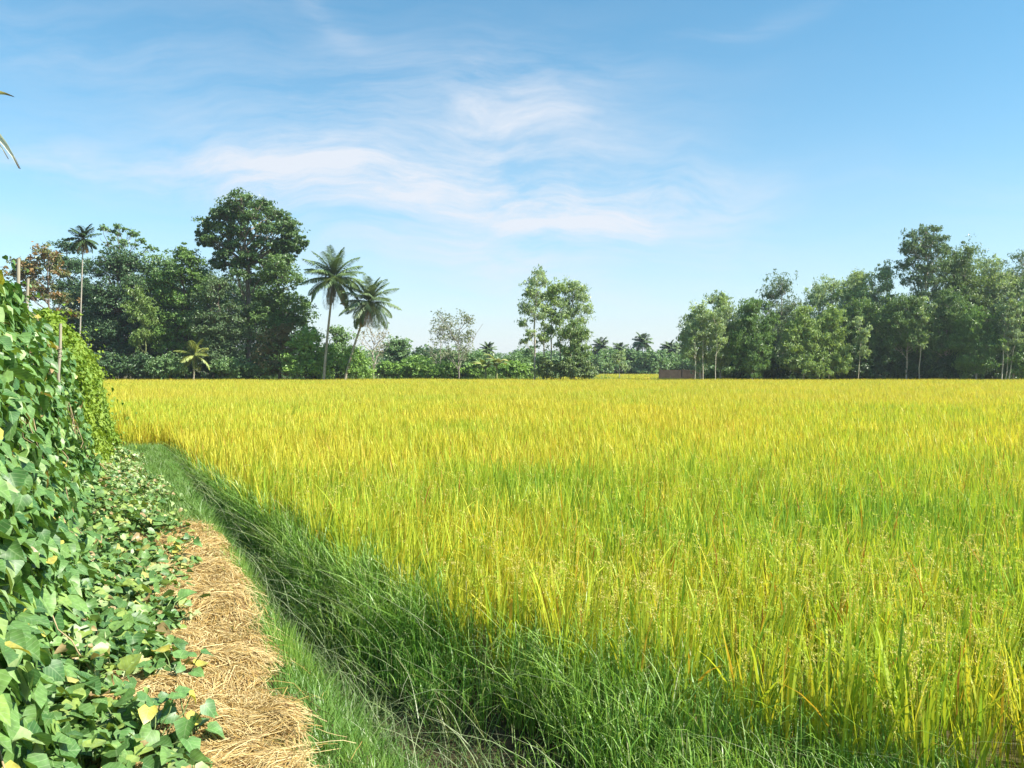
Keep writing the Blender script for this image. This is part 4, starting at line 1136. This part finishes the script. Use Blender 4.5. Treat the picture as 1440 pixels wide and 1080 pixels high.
def palm(name, base, crown, label, group, nf, L, ll, nl, rng, cols, tr=.17, cat='palm', parts=True, lw=.06, dry=0, nuts=True, straight=False, bark=(.33, .29, .22)):
    base = np.array(base, float); crown = np.array(crown, float)
    root = empty(name, base, label, cat, group)
    c = crown - base; t = np.linspace(0, 1, 14)[:, None]
    p = c * t if straight else np.concatenate([c[None, :2] * (t ** 1.25), c[None, 2:] * t], 1)
    tb = MB(); rad = np.interp(t[:, 0], [0, .06, 1], [tr * 1.5, tr, tr * .62])
    tube(tb, p, rad, bark, 8)
    tb.build('trunk', M['bark'], root)
    meshes = []
    for k in range(nf):
        q = (k + .5) / nf
        e0 = R(lerp(84, -40, q ** 1.0)) + rng.normal(0, .08)
        az = k * 2.39996 + rng.normal(0, .2)
        bend = lerp(.7, 1.15, q) * rng.uniform(.8, 1.2)
        mb = frond_mesh(az, e0, bend, L * rng.uniform(.82, 1.08), nl, ll, rng, cols, .3 + .6 * q, lw=lw)
        mb.v = [a + c.astype(np.float32) for a in mb.v]
        meshes.append(mb)
    if parts:
        for mb in meshes:
            mb.build('frond', M['palm'], root, smooth=False)
    else:
        al = MB()
        for mb in meshes:
            for v, f, cc in zip(mb.v, mb.f, mb.c):
                al.v.append(v); al.c.append(cc); al.uv.append(np.zeros((len(v), 2), np.float32))
            al.f.append(np.concatenate(mb.f) + al.n); al.n += mb.n
        al.build('crown', M['palm'], root, smooth=False)
    for k in range(dry):
        mb = frond_mesh(rng.uniform(0, 6.28), R(-55), .5, L * .75, nl, ll * .8, rng, ((.42, .28, .12), (.5, .35, .17)), 1.0, lw=lw)
        mb.v = [a + (c - [0, 0, .25]).astype(np.float32) for a in mb.v]
        o = mb.build('dry_frond', M['palm'], root, smooth=False)
    if nuts:
        nb = MB()
        for k in range(9):
            a = rng.uniform(0, 6.28); cc = c + np.array([.32 * math.cos(a), .32 * math.sin(a), -.35 - .25 * rng.random()])
            th = np.linspace(0, np.pi, 6)
            pts = np.stack([np.zeros(6), np.zeros(6), np.cos(th) * .17], 1) + cc
            tube(nb, pts, np.maximum(np.sin(th) * .13, .004), (.16, .19, .05), 6, False)
        nb.build('coconut_bunch', M['bark'], root)
    return root


prng = np.random.default_rng(77)
PC = ((.12, .20, .08), (.23, .32, .125))
palm('coconut_palm', (gx(455, 94), 94, -.3), (gx(470, 94), 94, hz(392, 94)), 'taller upright coconut palm with full feathery crown', 'coconut palms at the end of the wood', 38, 4.4, 1.2, 52, prng, PC, lw=.11, dry=3)
palm('coconut_palm', (gx(484, 93.6), 93.6, -.3), (gx(520, 93), 93, hz(425, 93)), 'shorter coconut palm leaning away from the wood', 'coconut palms at the end of the wood', 34, 4.0, 1.15, 50, prng, ((.14, .22, .11), (.25, .33, .16)), tr=.15, lw=.11, dry=3)
palm('areca_palm', (gx(110, 96), 96, -.3), (gx(119, 96), 96, hz(337, 96)), 'slim areca palm with small round head and a dry hanging frond', None, 22, 2.2, .8, 30, prng, ((.05, .10, .04), (.09, .15, .05)), tr=.10, nuts=False, dry=3, straight=True, lw=.12, bark=(.34, .31, .26))
# young palm with yellowing leaves before the wood
palm('young_palm', (gx(272, 94), 94, -.3), (gx(274, 94), 94, hz(500, 94)), 'young palm with yellowing drooping leaves at the rice edge', None, 11, 2.6, .8, 30, prng, ((.20, .28, .06), (.38, .40, .11)), tr=.10, nuts=False, lw=.12)
# banana-like plant in the gap
def banana(px, Y, top, label, seed):
    rng = np.random.default_rng(seed); x0 = gx(px, Y)
    root = empty('banana_plant', (x0, Y, -.3), label, 'banana plant')
    H = hz(top, Y) + .3
    tb = MB(); tube(tb, jig((0, 0, 0), (.1, 0, H * .55), 6, .04, rng), np.linspace(.16, .10, 6), (.25, .27, .1), 8); tb.build('stem', M['bark'], root)
    for k in range(11):
        az = k * 2.4 + rng.normal(0, .3); e0 = R(rng.uniform(35, 80)); ns = 10; t = np.linspace(0, 1, ns)
        L = rng.uniform(1.6, 2.5); el = e0 - 1.7 * t ** 1.2
        hor = np.r_[0, np.cumsum(np.cos(el[:-1]) * L / 9)]; ver = np.r_[0, np.cumsum(np.sin(el[:-1]) * L / 9)]
        c = np.stack([hor * math.cos(az), hor * math.sin(az), ver + H * .52], 1); sd = np.array([-math.sin(az), math.cos(az), 0])
        hw = (.36 * np.sin(np.clip(t * .95 + .04, 0, 1) * np.pi) ** .6)[:, None] * (1 + rng.normal(0, .18, (ns, 1)))
        v = np.stack([c - sd * hw - [0, 0, .12], c, c + sd * hw - [0, 0, .12]], 1).reshape(-1, 3); f = []
        for q in range(ns - 1):
            f += [[3 * q, 3 * q + 1, 3 * q + 4, 3 * q + 3], [3 * q + 1, 3 * q + 2, 3 * q + 5, 3 * q + 4]]
        mb = MB(); mb.add(v, f, lerp(np.array([.16, .24, .06]), np.array([.46, .44, .14]), rng.random())); mb.build('leaf', M['palm'], root)


banana(698, 103, 488, 'yellowish banana plant with drooping leaves in the gap', 5)
banana(682, 104, 498, 'greener small banana plant beside the yellowish one', 6)
# far palms and trees
FC = ((.13, .20, .09), (.20, .28, .12))
for (px, top, Yd, lb) in ((845, 488, 205, 'far coconut palm closest to the lone grove'), (872, 494, 210, 'short far coconut palm second from the grove'), (903, 482, 200, 'tallest far coconut palm with spreading crown'), (941, 492, 205, 'far coconut palm near the brick wall'), (956, 494, 212, 'far coconut palm half hidden by the pale leafy tree'), (686, 492, 150, 'tiny palm head above the banana plants')):
    palm('coconut_palm', (gx(px, Yd), Yd, -.3), (gx(px, Yd), Yd, hz(top, Yd)), lb, 'far coconut palms', 24, 3.0 if Yd > 160 else 2.0, 1.5 if Yd > 160 else .6, 22, prng, FC, bark=(.17, .155, .12), tr=.18 if Yd > 160 else .1, parts=False, lw=.34, nuts=False)
FT = [(832, 494, 18, 'far tree rising behind the grove foot'), (858, 492, 18, 'far tree between the first two far palms'), (886, 491, 19, 'far tree before the tallest far palm'), (914, 490, 19, 'far tree just past the tallest far palm'), (930, 493, 18, 'far tree ahead of the brick wall'), (955, 499, 18, 'far tree over the start of the brick wall'), (983, 498, 18, 'far tree over the middle of the brick wall')]
for i, (px, top, rp, lb) in enumerate(FT):
    tree('small_tree', px, 192 + 4 * (i % 3), blob_lobes(px, px - rp, px + rp, top, 527, 13, 9, 300 + i), lb, 'tree', 'far trees across the second field', cols=MD, trunk_r=.2, per_sub=22, subs=12, L=.6, W=.4, fork=.4, seed=300 + i)


def far_wood():
    rng = np.random.default_rng(401); mb = MB()
    n = 150
    lob = np.stack([rng.uniform(-190, 230, n), rng.uniform(225, 275, n), rng.uniform(1., 4.2, n), rng.uniform(2.0, 3.4, n)], 1)
    crown_cards(mb, lob, 26, 14, .8, .55, MD, rng)
    n = 110
    lob = np.stack([rng.uniform(-150, 190, n), rng.uniform(300, 330, n), rng.uniform(1., 7.0, n), rng.uniform(2.5, 4.2, n)], 1)
    crown_cards(mb, lob, 26, 14, 1.0, .7, MD, rng)
    n = 90
    lob = np.stack([rng.uniform(18, 62, n), rng.uniform(216, 224, n), rng.uniform(.2, 2.6, n), rng.uniform(1.2, 1.8, n)], 1)
    crown_cards(mb, lob, 26, 14, .6, .4, DK, rng)
    o = mb.build('far_woods', M['tree'], smooth=False)
    tag(o, 'low far off wood closing the view across the second field', 'wood', kind='stuff')


far_wood()


def undergrowth():
    rng = np.random.default_rng(411); mb = MB()
    for (a, b, y0, y1, n, hm) in ((100, 500, 99, 118, 150, 2.2), (1030, 1480, 98.5, 118, 200, 2.4), (500, 760, 112, 132, 80, 1.5)):
        y = rng.uniform(y0, y1, n); x = (rng.uniform(a, b, n) - CX) / F_PX * y
        lob = np.stack([x, y, rng.uniform(-.1, hm, n), rng.uniform(.7, 1.2, n)], 1)
        crown_cards(mb, lob, 24, 9, .34, .2, DK if hm > 1.6 else MD, rng)  # leaf colour darkened to imitate deep shade on the wood floor
    o = mb.build('undergrowth', M['tree'], smooth=False)
    tag(o, 'tangled dark undergrowth filling the floor of both woods', 'undergrowth', kind='stuff')


undergrowth()

# slim pale sapling on the dike before the second field
pale_trunk(871, 871, 506, 108, .07, 'lone pale sapling on the dike before the second field', 20, group=None)


# ------------------------------------------------------------------ brick wall and pale roof
def box(mb, x0, x1, y0, y1, z0, z1, col):
    v = [[x, y, z] for z in (z0, z1) for (x, y) in ((x0, y0), (x1, y0), (x1, y1), (x0, y1))]
    mb.add(v, [[3, 2, 1, 0], [4, 5, 6, 7], [0, 1, 5, 4], [1, 2, 6, 5], [2, 3, 7, 6], [3, 0, 4, 7]], col)


def brick_wall():
    Y = 104; x0, x1 = gx(928, Y), gx(1090, Y)
    root = empty('brick_wall', ((x0 + x1) / 2, Y, -.3), 'low brown brick wall behind the pale trunks', 'wall')
    c = (x0 + x1) / 2; h = hz(520, Y) + .3
    mb = MB(); rng = np.random.default_rng(9); n = 5; w = (x1 - x0) / n
    for k in range(n):
        box(mb, x0 - c + k * w + .13, x0 - c + (k + 1) * w - .13, -.1, .1, 0, h, np.array([.085, .068, .052]) * rng.uniform(.8, 1.2))
    mb.build('brick_panel', M['wall'], root, smooth=False)
    for k in range(n + 1):
        pb = MB(); xx = x0 - c + k * w; box(pb, xx - .128, xx + .128, -.14, .14, 0, h + .12, (.09, .072, .056)); pb.build('pier', M['wall'], root, smooth=False)


brick_wall()


def shed():
    Y = 119; xc = gx(617, Y)
    root = empty('shed', (xc, Y, -.3), 'small shed with pale metal roof among the bushes', 'shed')
    mb = MB(); box(mb, -1.7, 1.7, -1.2, 1.2, 0, 1.45, (.2, .17, .13)); mb.build('wall', M['wall'], root, smooth=False)
    rb = MB(); nx = 41; xs = np.linspace(-2.1, 2.1, nx); v = []
    for x in xs:
        for (y, z) in ((-1.6, 1.48), (0, 2.0), (1.6, 1.48)):
            v.append([x, y, z + .02 * math.sin(x * 30)])
    f = []
    for k in range(nx - 1):
        f += [[3 * k, 3 * k + 3, 3 * k + 4, 3 * k + 1], [3 * k + 1, 3 * k + 4, 3 * k + 5, 3 * k + 2]]
    rb.add(v, f, (.42, .42, .40)); rb.build('roof', M['roof'], root, smooth=False)


shed()

def haze():
    mb = MB(); box(mb, -6600, 6600, -6600, 6600, -1.6, 32, (1, 1, 1))
    m, nt, N, Lk = new_mat('haze_air'); out = N('ShaderNodeOutputMaterial'); pv = N('ShaderNodeVolumePrincipled')
    pv.inputs['Color'].default_value = (.82, .90, 1, 1); pv.inputs['Density'].default_value = .00026; pv.inputs['Anisotropy'].default_value = .2
    Lk(pv.outputs[0], out.inputs['Volume'])
    tag(mb.build('haze', m, smooth=False), 'thin pale haze over the fields', 'haze', kind='stuff')


haze()

# ------------------------------------------------------------------ light, sky, camera
SUN_EL, SUN_AZ = R(45), R(109)              # azimuth clockwise from straight ahead
sd = Vector((math.cos(SUN_EL) * math.sin(SUN_AZ), math.cos(SUN_EL) * math.cos(SUN_AZ), math.sin(SUN_EL)))
L = bpy.data.lights.new('sun', 'SUN'); L.energy = 5.0; L.angle = R(.53); L.color = (1.0, .945, .84)
lo = bpy.data.objects.new('sun', L); COL.objects.link(lo); lo.rotation_euler = sd.to_track_quat('Z', 'Y').to_euler(); lo.location = (30, -20, 40)

W = bpy.data.worlds.new('World'); SC.world = W; W.use_nodes = True
nt = W.node_tree; nt.nodes.clear(); N = nt.nodes.new; Lk = nt.links.new
out = N('ShaderNodeOutputWorld'); bg = N('ShaderNodeBackground'); bg.inputs[1].default_value = .086
sky = N('ShaderNodeTexSky'); sky.sky_type = 'NISHITA'; sky.sun_disc = False; sky.sun_elevation = SUN_EL; sky.sun_rotation = SUN_AZ
sky.air_density = 1.0; sky.dust_density = .35; sky.ozone_density = 3.0
tc = N('ShaderNodeTexCoord'); sep = N('ShaderNodeSeparateXYZ'); Lk(tc.outputs['Generated'], sep.inputs[0])


def math_(op, a, b=None, c=None):
    n = N('ShaderNodeMath'); n.operation = op
    for i, q in enumerate((a, b, c)):
        if q is None:
            continue
        if isinstance(q, (int, float)):
            n.inputs[i].default_value = q
        else:
            Lk(q, n.inputs[i])
    return n.outputs[0]


# thin cirrus by compass bearing and height: s = tan(bearing), t = tan(height) along the view's compass direction
yy = math_('MAXIMUM', math_('ABSOLUTE', sep.outputs[1]), .08)
s_ = math_('DIVIDE', sep.outputs[0], yy); t_ = math_('DIVIDE', sep.outputs[2], yy)
cmb = N('ShaderNodeCombineXYZ'); Lk(s_, cmb.inputs[0]); Lk(t_, cmb.inputs[1])
nz0 = N('ShaderNodeTexNoise'); nz0.inputs['Scale'].default_value = 3.0; nz0.inputs['Detail'].default_value = 3; Lk(cmb.outputs[0], nz0.inputs['Vector'])
va = N('ShaderNodeVectorMath'); va.operation = 'MULTIPLY_ADD'; Lk(nz0.outputs['Color'], va.inputs[0]); va.inputs[1].default_value = (.30, .16, 0); Lk(cmb.outputs[0], va.inputs[2])
mp = N('ShaderNodeMapping'); mp.inputs['Scale'].default_value = (2.0, 11.0, 1); mp.inputs['Rotation'].default_value = (0, 0, R(9)); Lk(va.outputs[0], mp.inputs[0])
nz1 = N('ShaderNodeTexNoise'); nz1.inputs['Scale'].default_value = 1.6; nz1.inputs['Detail'].default_value = 12; nz1.inputs['Roughness'].default_value = .68; Lk(mp.outputs[0], nz1.inputs['Vector'])
fine = N('ShaderNodeMapRange'); fine.inputs[1].default_value = .38; fine.inputs[2].default_value = .70; Lk(nz1.outputs[0], fine.inputs[0])


def streak(px, py, rx, ry, slope, amp):
    """A wisp centred on a bearing/height, rx by ry wide, tilted by slope."""
    s0, t0 = (px - CX) / F_PX, (HOR - py) / F_PX
    wx = N('ShaderNodeSeparateXYZ'); Lk(va.outputs[0], wx.inputs[0])
    ds = math_('SUBTRACT', wx.outputs[0], s0 + .15); dt = math_('SUBTRACT', math_('SUBTRACT', wx.outputs[1], t0 + .08), math_('MULTIPLY', ds, slope))
    e = math_('ADD', math_('POWER', math_('ABSOLUTE', math_('DIVIDE', ds, rx * 1.2 / F_PX)), 2), math_('POWER', math_('ABSOLUTE', math_('DIVIDE', dt, ry * 1.45 / F_PX)), 2))
    return math_('MULTIPLY', math_('EXPONENT', math_('MULTIPLY', e, -1)), amp)


tot = None
for a in ((380, 244, 200, 20, -.08, .95), (640, 275, 280, 36, -.10, 1.15), (880, 290, 180, 26, .12, 1.15), (760, 205, 170, 80, -.05, .85), (600, 185, 220, 50, .1, .5), (650, 355, 170, 22, -.3, .7),
          (620, 400, 320, 100, 0, .5), (60, 70, 180, 26, -.25, .3), (440, 20, 80, 16, -.7, .45), (1015, 50, 70, 12, .25, .4), (300, 130, 320, 100, 0, .34), (20, 320, 70, 14, 0, .4), (1400, 290, 110, 40, 0, .3), (80, 225, 150, 16, -.1, .6),
          (1000, 370, 90, 14, 0, .3)):
    q = streak(*a); tot = q if tot is None else math_('ADD', tot, q)
veil = math_('MULTIPLY', math_('EXPONENT', math_('MULTIPLY', math_('MAXIMUM', t_, 0), -6.0)), .74)       # the pale, moist air low over the horizon
den0 = math_('MINIMUM', math_('MULTIPLY', tot, math_('MULTIPLY_ADD', fine.outputs[0], .62, .06)), .92)
mx = N('ShaderNodeMix'); mx.data_type = 'RGBA'; Lk(den0, mx.inputs['Factor']); hs = N('ShaderNodeHueSaturation'); hs.inputs['Hue'].default_value = .479; hs.inputs['Saturation'].default_value = 1.22; Lk(sky.outputs[0], hs.inputs['Color'])
mv = N('ShaderNodeMix'); mv.data_type = 'RGBA'; Lk(veil, mv.inputs['Factor']); Lk(hs.outputs[0], mv.inputs['A']); mv.inputs['B'].default_value = (3.65, 4.1, 4.6, 1)
Lk(mv.outputs['Result'], mx.inputs['A']); mx.inputs['B'].default_value = (4.3, 4.5, 4.9, 1)
Lk(mx.outputs['Result'], bg.inputs[0]); Lk(bg.outputs[0], out.inputs[0])

cam = bpy.data.cameras.new('camera'); cam.lens = 36 * F_PX / 1440; cam.sensor_width = 36; cam.clip_end = 20000; cam.clip_start = .05
co = bpy.data.objects.new('camera', cam); COL.objects.link(co)
co.location = (0, 0, EYE); co.rotation_euler = (R(90) - math.atan((540 - HOR) / F_PX), 0, 0)
SC.camera = co
SC.view_settings.view_transform = 'Standard'; SC.view_settings.look = 'None'; SC.view_settings.exposure = 1.2; SC.view_settings.gamma = 1
SC.cycles.max_bounces = 6; SC.cycles.diffuse_bounces = 4; SC.cycles.transmission_bounces = 4; SC.cycles.transparent_max_bounces = 4
